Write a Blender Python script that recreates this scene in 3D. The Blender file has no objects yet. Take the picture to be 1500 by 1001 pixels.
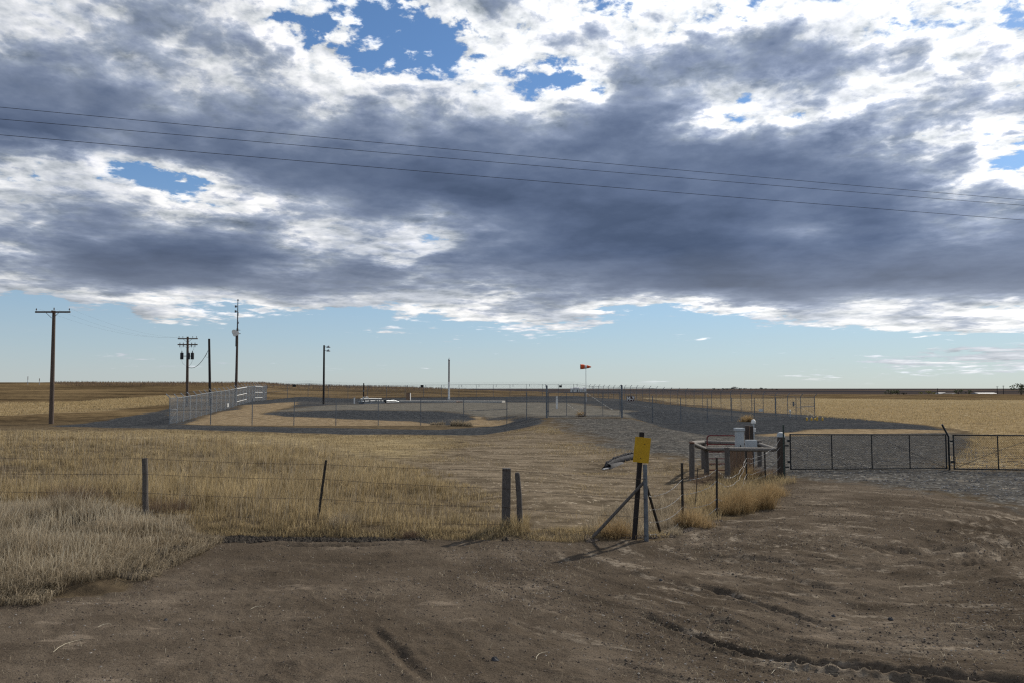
import bpy, math, random
import numpy as np
from mathutils import Vector, Matrix
random.seed(7); rng = np.random.default_rng(7)
R = math.radians
sc = bpy.context.scene
col = bpy.data.collections.new('site'); sc.collection.children.link(col)

# ------------------------------------------------------------ camera
EYE = 2.7; FPX = 1167.0; PITCH = math.atan(72.5/FPX)
cam_d = bpy.data.cameras.new('camera'); cam = bpy.data.objects.new('camera', cam_d); sc.collection.objects.link(cam)
cam_d.sensor_width = 36; cam_d.lens = 28.008; cam_d.clip_start = .1; cam_d.clip_end = 30000
cam.location = (0, 0, EYE); cam.rotation_euler = (R(90)+PITCH, 0, 0)
sc.camera = cam
sc.view_settings.view_transform = 'Standard'; sc.view_settings.look = 'None'
sc.view_settings.exposure = 0.0; sc.view_settings.gamma = 1; sc.view_settings.use_curve_mapping = False
sc.cycles.use_denoising = False; sc.cycles.filter_width = 1.25
sc.cycles.max_bounces = 5; sc.cycles.diffuse_bounces = 2; sc.cycles.transparent_max_bounces = 8; sc.cycles.volume_bounces = 0

# ------------------------------------------------------------ sun
SUN_AZ, SUN_EL = R(41), R(37)          # azimuth to the right of the view axis (+y)
sd = bpy.data.lights.new('sun', 'SUN'); sd.energy = 4.6; sd.angle = R(1.4); sd.color = (1.0, .92, .79)
sun = bpy.data.objects.new('sun', sd); sc.collection.objects.link(sun)
sv = Vector((math.sin(SUN_AZ)*math.cos(SUN_EL), math.cos(SUN_AZ)*math.cos(SUN_EL), math.sin(SUN_EL)))
sun.rotation_euler = sv.to_track_quat('Z', 'Y').to_euler()

# ------------------------------------------------------------ world: Nishita sky under a broken cloud deck
# cloud thickness seen in each direction, 0 = clear blue, 3 = thin and white, 9 = thick and dark
CLOUD = [
(  0, '44455543212344433332333324'),
( 30, '44565543201344433434333333'),
( 60, '55566554201234555456555445'),
( 90, '66555554332233255666764346'),
(120, '77666655433333166654634552'),
(150, '77776665544434467633345464'),
(180, '88777776666666676333455623'),
(210, '88878776766776777777543332'),
(238, '42236788888888777888765533'),
(252, '3321123678888888888888765433'),
(270, '33322368888999888888876434'),
(300, '54564335789999999888887656'),
(330, '65775654454378799887688577'),
(360, '66678887444567988998887678'),
(390, '46988874664788889988888888'),
(420, '64578767777545688999888887'),
(440, '11411335543466435667845644'),
(455, '21023212303334330003344443'),
(470, '00013100000013320002444444'),
(485, '00000000010001200001222231'),
(500, '00000000000000000000000000'),
(520, '00010010000000000101012334'),
(540, '00000000000000000000001222'),
(556, '00000000000000011111111100'),
(572, '00000000000000000000000000'),
]
CY = np.array([c[0] for c in CLOUD], float)
CT = np.array([[-1 if d == '-' else int(d) for d in (c[1]+c[1][-1])[:26]] for c in CLOUD], float)/9.0
def cloud_px(px, py):
    i = min(max(px/60.0, 0), 24.999); a = int(i); fi = i-a
    j = int(np.searchsorted(CY, min(max(py, 0), 571.9), side='right')-1); fj = (min(max(py, 0), 571.9)-CY[j])/(CY[j+1]-CY[j])
    t = CT[j]*(1-fj)+CT[j+1]*fj
    return t[a]*(1-fi)+t[a+1]*fi
def dir_px(d):
    x, y, z = d
    c = y*math.cos(PITCH)+z*math.sin(PITCH); u = -y*math.sin(PITCH)+z*math.cos(PITCH)
    return 750+FPX*x/c, 500.5-FPX*u/c
world = bpy.data.worlds.new('World'); sc.world = world; world.use_nodes = True
nt = world.node_tree; nt.nodes.clear()
class NB:
    """small node builder"""
    def __init__(s, nt): s.nt = nt
    def n(s, t, **k):
        x = s.nt.nodes.new(t)
        for a, b in k.items(): setattr(x, a, b)
        return x
    def link(s, a, b): s.nt.links.new(a, b)
    def put(s, sock, v):
        if hasattr(v, 'is_linked') or hasattr(v, 'links'): s.link(v, sock)
        else: sock.default_value = v
    def m(s, op, a, b=0.0, c=0.0, clamp=False):
        x = s.n('ShaderNodeMath', operation=op, use_clamp=clamp)
        s.put(x.inputs[0], a); s.put(x.inputs[1], b)
        if len(x.inputs) > 2: s.put(x.inputs[2], c)
        return x.outputs[0]
    def mr(s, v, a, b, c=0.0, d=1.0, t='SMOOTHSTEP'):
        x = s.n('ShaderNodeMapRange', interpolation_type=t)
        s.put(x.inputs['Value'], v)
        for k, w in zip(('From Min', 'From Max', 'To Min', 'To Max'), (a, b, c, d)): s.put(x.inputs[k], w)
        return x.outputs[0]
    def mix(s, f, a, b, blend='MIX'):
        x = s.n('ShaderNodeMix', data_type='RGBA', blend_type=blend)
        s.put(x.inputs[0], f)
        for i, v in ((6, a), (7, b)):
            if isinstance(v, tuple) and len(v) == 3: v = v+(1.0,)
            s.put(x.inputs[i], v)
        return x.outputs[2]
    def mixf(s, f, a, b):
        x = s.n('ShaderNodeMix', data_type='FLOAT')
        s.put(x.inputs[0], f); s.put(x.inputs[2], a); s.put(x.inputs[3], b)
        return x.outputs[0]
    def noise(s, vec, scale, detail=2.0, rough=.5, dist=0.0, out='Fac'):
        x = s.n('ShaderNodeTexNoise'); s.put(x.inputs['Vector'], vec)
        x.inputs['Scale'].default_value = scale; x.inputs['Detail'].default_value = detail
        x.inputs['Roughness'].default_value = rough; x.inputs['Distortion'].default_value = dist
        return x.outputs[out]
    def comb(s, x, y, z):
        c = s.n('ShaderNodeCombineXYZ')
        for i, v in enumerate((x, y, z)): s.put(c.inputs[i], v)
        return c.outputs[0]
    def sep(s, v):
        c = s.n('ShaderNodeSeparateXYZ'); s.put(c.inputs[0], v); return c.outputs
    def ramp(s, f, stops, interp='LINEAR'):
        x = s.n('ShaderNodeValToRGB'); s.put(x.inputs[0], f); cr = x.color_ramp; cr.interpolation = interp
        while len(cr.elements) > len(stops): cr.elements.remove(cr.elements[-1])
        for i, (p, c) in enumerate(stops):
            e = cr.elements[i] if i < len(cr.elements) else cr.elements.new(p)
            e.position = p; e.color = (c, c, c, 1) if isinstance(c, float) else tuple(c)+(1,)
        return x.outputs[0]
W = NB(nt)
tc = W.n('ShaderNodeTexCoord').outputs['Generated']
dx, dy, dz = W.sep(tc)
zc = W.m('MAXIMUM', dz, 0.0)
zl = W.m('MULTIPLY', W.m('LOGARITHM', W.m('ADD', zc, .055), math.e), .85)
q = W.comb(dx, dy, zl)
wn = W.noise(q, 5.5, 8.0, .62, out='Color'); wx, wy, wz = W.sep(wn)
wf = W.mr(zc, .02, .35, .35, 1.0)
az = W.m('ADD', W.m('ARCTAN2', dx, dy), W.m('MULTIPLY', W.m('SUBTRACT', wx, .5), W.m('MULTIPLY', wf, .15)))
el = W.m('ADD', W.m('ARCSINE', zc), W.m('MULTIPLY', W.m('SUBTRACT', wy, .5), W.m('MULTIPLY', wf, .075)))
fac = W.m('DIVIDE', W.m('ADD', az, R(37)), R(74), clamp=True)
ELS = [0.0, .6, 1.3, 2.3, 3.2, 4.1, 4.9, 5.6, 6.3, 7.2, 8.3, 9.6, 11, 12.5, 14, 15.5, 17, 18.5, 20, 21.5, 23, 24.5, 26, 28]
T = None
for k, e in enumerate(ELS):
    st = []
    for i in range(31):
        a = R(-37+74*i/30.0); ee = R(e)
        px, py = dir_px((math.sin(a)*math.cos(ee), math.cos(a)*math.cos(ee), math.sin(ee)))
        st.append((i/30.0, max(float(cloud_px(px, py)), -.25)))
    row = W.ramp(fac, st, 'CARDINAL' if e > 8 else 'LINEAR')
    T = row if T is None else W.mixf(W.mr(el, R(ELS[k-1]), R(e), t='LINEAR'), T, row)
# away from the view the deck goes on as the same broken cloud
big = W.noise(q, 1.6, 3.0, .5)
T_out = W.m('MULTIPLY', W.m('ADD', .58, W.m('MULTIPLY', W.m('SUBTRACT', big, .5), 1.6)), W.mr(zc, .09, .16))
f_out = W.m('MAXIMUM', W.mr(W.m('ABSOLUTE', W.m('ARCTAN2', dx, dy)), R(34), R(44)), W.mr(el, R(27), R(34)))
T = W.mixf(f_out, T, T_out)
d1 = W.m('SUBTRACT', W.noise(q, 6.5, 10.0, .56, .15), .5)
d2 = W.m('SUBTRACT', W.noise(q, 21.0, 9.0, .6, .1), .5)
d3 = W.m('SUBTRACT', W.noise(q, 58.0, 7.0, .6, .1), .5)
puff = W.m('SUBTRACT', .10, W.m('ABSOLUTE', W.m('SUBTRACT', W.noise(q, 15.0, 7.0, .55, .3), .5)))
lowe = W.mr(el, R(12), R(5), .25, 1.0)
fine = W.m('ADD', W.m('MULTIPLY', d2, .85), W.m('ADD', W.m('MULTIPLY', d3, W.m('MULTIPLY', lowe, .6)), W.m('MULTIPLY', puff, -.85)))
amp = W.ramp(T, [(0.0, .62), (.12, 1.0), (.45, 1.3), (.7, 1.0), (.85, .6), (1.0, .45)])
amp2 = W.ramp(T, [(0.0, 1.25), (.12, 1.45), (.5, 1.05), (.68, .65), (.85, .25), (1.0, .12)])
Tn = W.m('ADD', T, W.m('ADD', W.m('MULTIPLY', W.m('MULTIPLY', d1, .95), amp), W.m('MULTIPLY', fine, W.m('MULTIPLY', amp2, W.mr(el, R(4.5), R(9), .5, 1.0)))))
alpha = W.m('MULTIPLY', W.mr(Tn, .12, .25), W.mr(W.m('ARCSINE', zc), R(.35), R(1.1)))
# relief: the side that faces the sun (up and to the right) is brighter
def shifted(v, o):
    x = W.n('ShaderNodeVectorMath', operation='ADD'); W.put(x.inputs[0], v); x.inputs[1].default_value = o
    return x.outputs[0]
rel1 = W.m('SUBTRACT', d1, W.m('SUBTRACT', W.noise(shifted(q, (.02, 0, .035)), 6.5, 10.0, .56, .15), .5))
rel2 = W.m('SUBTRACT', d2, W.m('SUBTRACT', W.noise(shifted(q, (.009, 0, .018)), 21.0, 9.0, .6, .1), .5))
Tb = W.m('SUBTRACT', Tn, W.m('ADD', W.m('MULTIPLY', rel1, .5), W.mr(T, .9, .6, 0.0, .05)))
ccol = W.ramp(Tb, [(0.0, (.50, .61, .77)), (.16, (.76, .81, .88)), (.25, (.94, .95, .96)), (.32, (.88, .895, .915)), (.38, (.74, .765, .81)), (.43, (.50, .545, .63)), (.50, (.32, .375, .475)),
                   (.62, (.215, .265, .375)), (.76, (.142, .186, .285)), (.89, (.100, .137, .225)), (1.0, (.070, .100, .170))])
rim = W.m('MULTIPLY', W.mr(W.noise(q, 4.3, 5.0, .55), .47, .60), W.mr(Tb, .50, .36, 0.0, W.mr(el, R(14), R(6), .35, .72)))
ccol = W.mix(rim, ccol, (.36, .42, .52))
shade = W.m('ADD', 1.0, W.m('MULTIPLY', W.m('ADD', W.m('MULTIPLY', rel1, 1.5), W.m('MULTIPLY', rel2, 1.7)), W.mr(Tb, .75, .45, .15, 1.0)))
ccol = W.mix(1.0, ccol, W.comb(W.m('POWER', shade, 1.25), W.m('POWER', shade, 1.12), shade), 'MULTIPLY')
# low clouds are seen through more air
ccol = W.mix(W.mr(el, R(10), R(0), 0.0, .38, 'LINEAR'), ccol, (.60, .60, .56))
# clouds nearer the sun are brighter
sdv = W.n('ShaderNodeVectorMath', operation='DOT_PRODUCT'); W.put(sdv.inputs[0], tc); sdv.inputs[1].default_value = sv
glow = W.mr(sdv.outputs['Value'], .5, .98, .95, 1.22)
ccol = W.mix(1.0, ccol, W.comb(glow, glow, glow), 'MULTIPLY')
sky = W.n('ShaderNodeTexSky', sky_type='NISHITA'); sky.sun_disc = False
sky.sun_elevation = SUN_EL; sky.sun_rotation = SUN_AZ; sky.altitude = 1500; sky.air_density = 1.0; sky.dust_density = .7; sky.ozone_density = 1.0
clear = W.mix(1.0, sky.outputs[0], (.70, .92, 1.10), 'MULTIPLY')
clear = W.mix(W.mr(el, R(16), R(0), 0.0, .8, 'LINEAR'), clear, W.mix(W.mr(el, R(0), R(7.5)), (4.9, 5.15, 5.25), (3.75, 4.7, 5.35)))
ten = W.mix(1.0, ccol, (10, 10, 10), 'MULTIPLY')
bgc = W.mix(alpha, clear, ten)
bgc = W.mix(W.mr(dz, -.02, -.0005), (1.2, 1.0, .8), bgc)
bg = W.n('ShaderNodeBackground'); W.put(bg.inputs[0], bgc); bg.inputs[1].default_value = 0.1
wo = W.n('ShaderNodeOutputWorld'); W.link(bg.outputs[0], wo.inputs[0])
world.cycles.sampling_method = 'MANUAL'; world.cycles.sample_map_resolution = 512
# ------------------------------------------------------------ helpers
def vnoise(x, y, seed=0):
    """smooth value noise, vectorised, about -1..1"""
    x = np.asarray(x, float); y = np.asarray(y, float)
    xi = np.floor(x).astype(np.int64); yi = np.floor(y).astype(np.int64); fx = x-xi; fy = y-yi
    fx = fx*fx*(3-2*fx); fy = fy*fy*(3-2*fy)
    def h(a, b):
        n = (a*374761393 + b*668265263 + seed*982451653) & 0xffffffff
        n = ((n ^ (n >> 13))*1274126177) & 0xffffffff
        return ((n ^ (n >> 16)) & 0xffff)/32767.5-1
    return (h(xi, yi)*(1-fx)+h(xi+1, yi)*fx)*(1-fy)+(h(xi, yi+1)*(1-fx)+h(xi+1, yi+1)*fx)*fy
def fbm(x, y, s, octs=4, seed=0, gain=.5):
    t = 0; a = 1.0; f = 1.0/s
    for o in range(octs):
        t = t+a*vnoise(x*f+o*17.3, y*f-o*9.1, seed+o); a *= gain; f *= 2.03
    return t
def sstep(a, b, v):
    t = np.clip((v-a)/(b-a), 0, 1); return t*t*(3-2*t)
CP, SP = math.cos(PITCH), math.sin(PITCH)
def ray(px, py):
    x = (px-750)/FPX; y = (500.5-py)/FPX
    return x, CP-y*SP, SP+y*CP
# ------------------------------------------------------------ terrain height
RIDGE = [(-60, 561), (380, 560.5), (430, 564), (520, 566), (600, 567.5), (700, 571), (780, 573), (860, 577), (1000, 580), (1560, 580)]
def base_h(x, y):
    x = np.asarray(x, float); y = np.asarray(y, float)
    r = np.hypot(x, y); yy = np.maximum(y, 1.0)
    px = 750+FPX*x/yy
    skyy = np.interp(px, [a for a, b in RIDGE], [b for a, b in RIDGE])
    zr = EYE+(573-skyy)*360/FPX
    zr = np.where(y < 5, 0.0, zr)
    rise = np.where(yy < 360, np.clip((yy-66)/(360-66), 0, 1)**1.0, 1.0)
    z = zr*rise
    # beyond the ridge the land falls to a shallow basin, then rises to far low hills
    t = sstep(380, 720, yy); z = z*(1-t)+(-2.1)*t
    z = z+sstep(760, 8000, yy)**.8*27.0
    # the compound's pad
    inside = sstep(-40, -32, x)*(1-sstep(28, 36, x+ (yy-80)*.27))*sstep(62, 66, yy)*(1-sstep(141, 175, yy))
    pad = np.interp(yy, [62, 66, 72, 80, 92, 110, 141, 200], [0, 0, .12, .72, .95, 1.15, 1.8, 1.8])
    left = 1-sstep(-32, -23, x)
    right = sstep(12, 27, x)
    padl = np.interp(yy, [62, 66, 90, 120, 141], [0, 0, .75, 1.8, 1.9])
    padr = np.interp(yy, [62, 80, 100, 142], [0, -.12, .55, 1.75])
    pz = pad*(1-left)*(1-right)+padl*left+padr*right
    z = z*(1-inside)+pz*inside
    # raised driveway that climbs to the compound gate
    cx = np.interp(yy, [26, 34, 44, 60, 72], [9.5, 7.0, 5.6, 5.3, 5.4])
    w = np.interp(yy, [26, 60, 72], [6.0, 4.5, 6.0])
    dz = np.interp(yy, [30, 44, 56, 62, 78, 84], [0, .18, .62, .72, .78, 0])
    dr = (1-sstep(w*.6, w*1.5, np.abs(x-cx)))*dz
    z = np.maximum(z, dr) if True else z
    # culvert ditch beside the driveway
    dd = np.hypot((x-3.2)/3.0, (yy-28.4)/1.6); z = z-.30*np.exp(-dd*dd)
    dd = np.hypot((x+1.5)/6.0, (yy-41)/9); z = z+.22*np.exp(-dd*dd)
    return z
BANK = None
def H(x, y):
    x = np.asarray(x, float); y = np.asarray(y, float)
    r = np.hypot(x, y)
    z = base_h(x, y)
    z = z+fbm(x, y, 9.0, 3, 3)*.035*np.clip(r/20, .3, 2.0)*(1-sstep(300, 1200, r))
    if BANK is not None:
        m = (r < 26) & (x > -16) & (x < 2.4) & (y > 10)
        if np.any(m): z = z+np.where(m, .10*(1-sstep(-.30, .10, sdist(BANK, x+.12*vnoise(x*3, y*3, 2), y+.12*vnoise(x*2.3, y*3, 4))))*sstep(16, 14, -x)*sstep(2.4, 1.2, x), 0)
    z = z+fbm(x, y, 60.0, 2, 9)*.35*sstep(170, 420, r)*(1-sstep(600, 3000, r))
    return z
def G(px, py, rmax=9000):
    """ground point seen at a place of the photograph"""
    d = ray(px, py); t = 3.0
    prev = t
    while t < rmax:
        if EYE+d[2]*t < float(H(d[0]*t, d[1]*t)): break
        prev = t; t *= 1.01
    a, b = prev, t
    for _ in range(22):
        m = (a+b)/2
        if EYE+d[2]*m < float(H(d[0]*m, d[1]*m)): b = m
        else: a = m
    return Vector((d[0]*b, d[1]*b, float(H(d[0]*b, d[1]*b))))
def at(px, Y, py=None):
    """ground point at depth Y in the column px; with py also the height above ground of the photo row py"""
    x = (px-750)/FPX*Y
    for _ in range(3):
        z = float(H(x, Y)); x = (px-750)/FPX*(Y*CP+(z-EYE)*SP)
    p = Vector((x, Y, z))
    if py is None: return p
    d = ray(px, py); return p, EYE+Y*d[2]/d[1]-z
def top_h(p, py):
    d = ray(750, py); return EYE+p[1]*d[2]/d[1]-p[2]

# ------------------------------------------------------------ ground regions (outlines on the ground)
def plane_pt(px, py):
    d = ray(px, py); t = min(EYE/max(-d[2], 1e-6), 3000); return (d[0]*t, d[1]*t)
def poly(pts): return np.array([tuple(G(a, b, 2500)[:2]) for a, b in pts])
def sdist(P, X, Y):
    """signed distance to polygon, positive inside"""
    n = len(P); d = np.full(X.shape, 1e18); ins = np.zeros(X.shape, bool)
    for i in range(n):
        ax, ay = P[i]; bx, by = P[(i+1) % n]
        ex, ey = bx-ax, by-ay; wx, wy = X-ax, Y-ay
        t = np.clip((wx*ex+wy*ey)/(ex*ex+ey*ey+1e-12), 0, 1)
        d = np.minimum(d, (wx-ex*t)**2+(wy-ey*t)**2)
        if ay != by:
            c = ((ay > Y) != (by > Y)) & (X < (bx-ax)*(Y-ay)/(by-ay)+ax)
            ins ^= c
    return np.where(ins, 1, -1)*np.sqrt(d)
YARD = np.vstack([poly([(1600, 760), (1500, 745), (1400, 727), (1330, 716), (1220, 704), (1150, 702), (1100, 745), (1050, 762), (1000, 772), (960, 790), (850, 793), (760, 792), (620, 790), (480, 789),
             (380, 784), (290, 782), (300, 800), (215, 832), (170, 868), (0, 880), (-200, 890)]), np.array([(-30, 4), (-60, -60), (60, -60), (60, 5)])])
DRIVE = poly([(797, 613), (915, 613), (1010, 627), (1120, 636), (1390, 634), (1420, 650), (1388, 688), (1500, 690), (1640, 700), (1640, 770), (1500, 748), (1400, 727), (1250, 706), (1150, 700), (1090, 685), (1010, 672), (930, 664), (880, 655), (845, 637)])
TANROAD = poly([(1060, 634), (1200, 627), (1390, 628), (1395, 634), (1120, 640)])
OUTROCK = poly([(75, 625), (180, 612), (252, 598), (256, 622), (640, 630), (700, 627), (752, 615), (800, 613), (790, 622), (700, 638), (500, 637), (250, 629)])
RIPRAP = poly([(905, 604), (1000, 604), (1110, 605), (1200, 609), (1340, 622), (1380, 630), (1190, 630), (1050, 640), (980, 630)])
COMP = np.array([(-27.6, 63.5), (-7, 62.5), (0, 62), (3.0, 60.5), (8.6, 60.5), (13, 65), (30.4, 79.5), (13.8, 142.5), (-38, 121)])
TAN_IN = poly([(266, 622), (300, 612), (330, 603), (362, 594), (400, 592), (440, 589), (425, 596), (385, 608), (500, 614), (600, 618), (650, 624), (640, 628), (300, 626)])
TAN_IN2 = poly([(700, 612), (770, 618), (700, 630), (650, 628)])
PAD = poly([(400, 604), (440, 598), (480, 594), (700, 589), (830, 590), (900, 600), (962, 611), (915, 614), (800, 614), (740, 610), (640, 603), (520, 601)])
STUB_L = poly([(-120, 614), (120, 604), (250, 593), (250, 580), (100, 590), (-120, 592)])
STUB_R = poly([(1197, 612), (1340, 622), (1420, 632), (1420, 650), (1388, 686), (1660, 690), (1660, 588), (1190, 584), (940, 583), (1000, 592)])
MOWN = poly([(-150, 632), (250, 632), (640, 640), (690, 650), (640, 680), (480, 668), (200, 652), (-150, 650)])
BARE = poly([(560, 700), (610, 672), (660, 650), (700, 640), (800, 624), (850, 640), (880, 655), (1010, 675), (1000, 772), (850, 793), (760, 790), (745, 740), (640, 722)])

BANK = YARD
# tyre ruts pressed into the yard: (points, depth, half width)
RUTS = [([(925, 893), (980, 918), (1060, 950), (1150, 968), (1250, 980), (1400, 992), (1560, 1003)], .075, .06),
        ([(1000, 852), (1070, 872), (1150, 901), (1200, 916), (1275, 932)], .065, .055),
        ([(1135, 841), (1165, 850), (1205, 861), (1265, 874)], .06, .08),
        ([(1235, 797), (1300, 803), (1400, 809), (1480, 799), (1560, 780)], .07, .10),
        ([(1415, 848), (1450, 853), (1560, 851)], .055, .08),
        ([(1375, 922), (1430, 927), (1560, 926)], .06, .07),
        ([(540, 915), (575, 948), (600, 975), (640, 1010)], .05, .055),
        ([(380, 796), (440, 800), (520, 801), (640, 797)], .06, .10),
        ([(1000, 816), (1080, 818), (1160, 826), (1200, 832)], .06, .10),
        ([(1390, 783), (1440, 776), (1560, 752)], .06, .08),
        ([(1390, 833), (1450, 822), (1560, 800)], .06, .07),
        ([(1250, 812), (1330, 804), (1400, 800), (1560, 770)], .06, .07),
        ([(1010, 900), (1080, 922), (1160, 940), (1260, 952), (1380, 962)], .03, .05),
        ([(960, 872), (1040, 892), (1110, 915), (1180, 934)], .03, .05),
        ([(1060, 862), (1130, 874), (1210, 893)], .03, .05),
        ([(1100, 812), (1200, 818), (1300, 826), (1420, 826), (1560, 812)], .04, .07),
        ([(1300, 780), (1380, 772), (1470, 755)], .045, .07),
        ([(1200, 860), (1300, 880), (1400, 892), (1560, 893)], .035, .06),
        ([(905, 862), (960, 884), (1010, 905), (1080, 925)], .022, .06),
        ([(1040, 838), (1110, 850), (1180, 872), (1260, 893), (1340, 905)], .025, .07),
        ([(1180, 820), (1250, 832), (1340, 838), (1450, 834)], .03, .08),
        ([(1180, 760), (1260, 764), (1360, 758), (1480, 738)], .035, .09),
        ([(1150, 742), (1230, 745), (1330, 738), (1440, 722)], .035, .09),
        ([(1090, 790), (1170, 800), (1250, 822), (1330, 850)], .022, .08),
        ([(860, 960), (960, 985), (1060, 1012)], .025, .05),
        ([(1150, 890), (1230, 918), (1330, 940), (1450, 948), (1560, 945)], .022, .06),
        ([(620, 905), (680, 945), (730, 1000)], .018, .05),
        ([(300, 815), (400, 822), (540, 826), (700, 818)], .022, .12),
        ([(830, 822), (900, 812), (960, 800)], .02, .1),
        ([(150, 850), (320, 862), (480, 858)], .02, .14)]
RUT_W = [(np.array([tuple(G(a, b)[:2]) for a, b in pts]), d, w) for pts, d, w in RUTS]
def ruts(x, y):
    z = np.zeros(x.shape)
    for P, dep, w in RUT_W:
        m = (x > P[:, 0].min()-1) & (x < P[:, 0].max()+1) & (y > P[:, 1].min()-1) & (y < P[:, 1].max()+1)
        if not m.any(): continue
        X, Y = x[m], y[m]; d = np.full(X.shape, 1e9); s = np.zeros(X.shape); L = 0
        for i in range(len(P)-1):
            e = P[i+1]-P[i]; l = np.hypot(*e); t = np.clip(((X-P[i][0])*e[0]+(Y-P[i][1])*e[1])/l**2, 0, 1)
            q = np.hypot(X-P[i][0]-e[0]*t, Y-P[i][1]-e[1]*t); s = np.where(q < d, L+t*l, s); d = np.minimum(d, q); L += l
        ends = sstep(0, .5, s)*(1-sstep(L-.5, L, s))
        wob = 1+.16*vnoise(X*1.3, Y*1.3, 5)
        ww = w*wob
        g = -dep*np.exp(-(d/ww)**2)+.55*dep*np.exp(-((d-2.1*ww)/ww)**2)*(1+.5*vnoise(X*17, Y*17, 8))
        z[m] += g*ends*(.75+.35*vnoise(X*1.3, Y*1.3, 6))
    return z
# lug prints of a tractor tyre: short parallel bars
LUGS = []
for (a, b, n, wd) in (((1392, 782), (1560, 735), 26, 40), ((1385, 835), (1560, 790), 20, 32), ((1290, 811), (1380, 802), 10, 22)):
    A = Vector(G(*a)[:2]); B = Vector(G(*b)[:2]); u = (B-A).normalized(); nrm = Vector((-u.y, u.x))
    for k in range(n):
        c = A+(B-A)*(k/n); LUGS.append((c, c+nrm*.34+u*.22)); LUGS.append((c+u*.1, c-nrm*.34+u*.32))
def micro(x, y):
    """small relief of the yard and the grass ground"""
    r = np.hypot(x, y); near = 1-sstep(20, 32, r)
    z = ruts(x, y)
    for A, B in LUGS:
        m = (np.abs(x-A.x) < .7) & (np.abs(y-A.y) < .7)
        if not m.any(): continue
        X, Y = x[m], y[m]; e = B-A; t = np.clip(((X-A.x)*e.x+(Y-A.y)*e.y)/e.length_squared, 0, 1)
        d = np.hypot(X-A.x-e.x*t, Y-A.y-e.y*t); z[m] -= .06*np.exp(-(d/.06)**2)
    z = z+near*(fbm(x, y, .9, 3, 21)*.012+fbm(x, y, .16, 3, 31)*.0075+np.maximum(fbm(x, y, .5, 3, 41)-.55, 0)*.05)
    Rr = np.hypot(x-5.5, y-14.5); th = np.arctan2(x-5.5, 14.5-y)
    sweep = fbm(Rr*3.2, th*1.1, 1.0, 3, 71); mk = near*sstep(-1.5, 1.5, x+.15*(y-8))*sstep(-1.2, -.2, -np.abs(th)+1.9)
    z = z+mk*(sweep*.022-.02*np.maximum(np.abs(vnoise(Rr*1.7, th*.7, 73))*-1+.12, 0)*5)
    ch = np.clip(fbm(x, y, 2.6, 3, 51)*1.4, 0, 1)        # patches churned by wheels
    z = z+near*ch*fbm(x, y, .11, 2, 61)*.012
    return z

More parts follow.
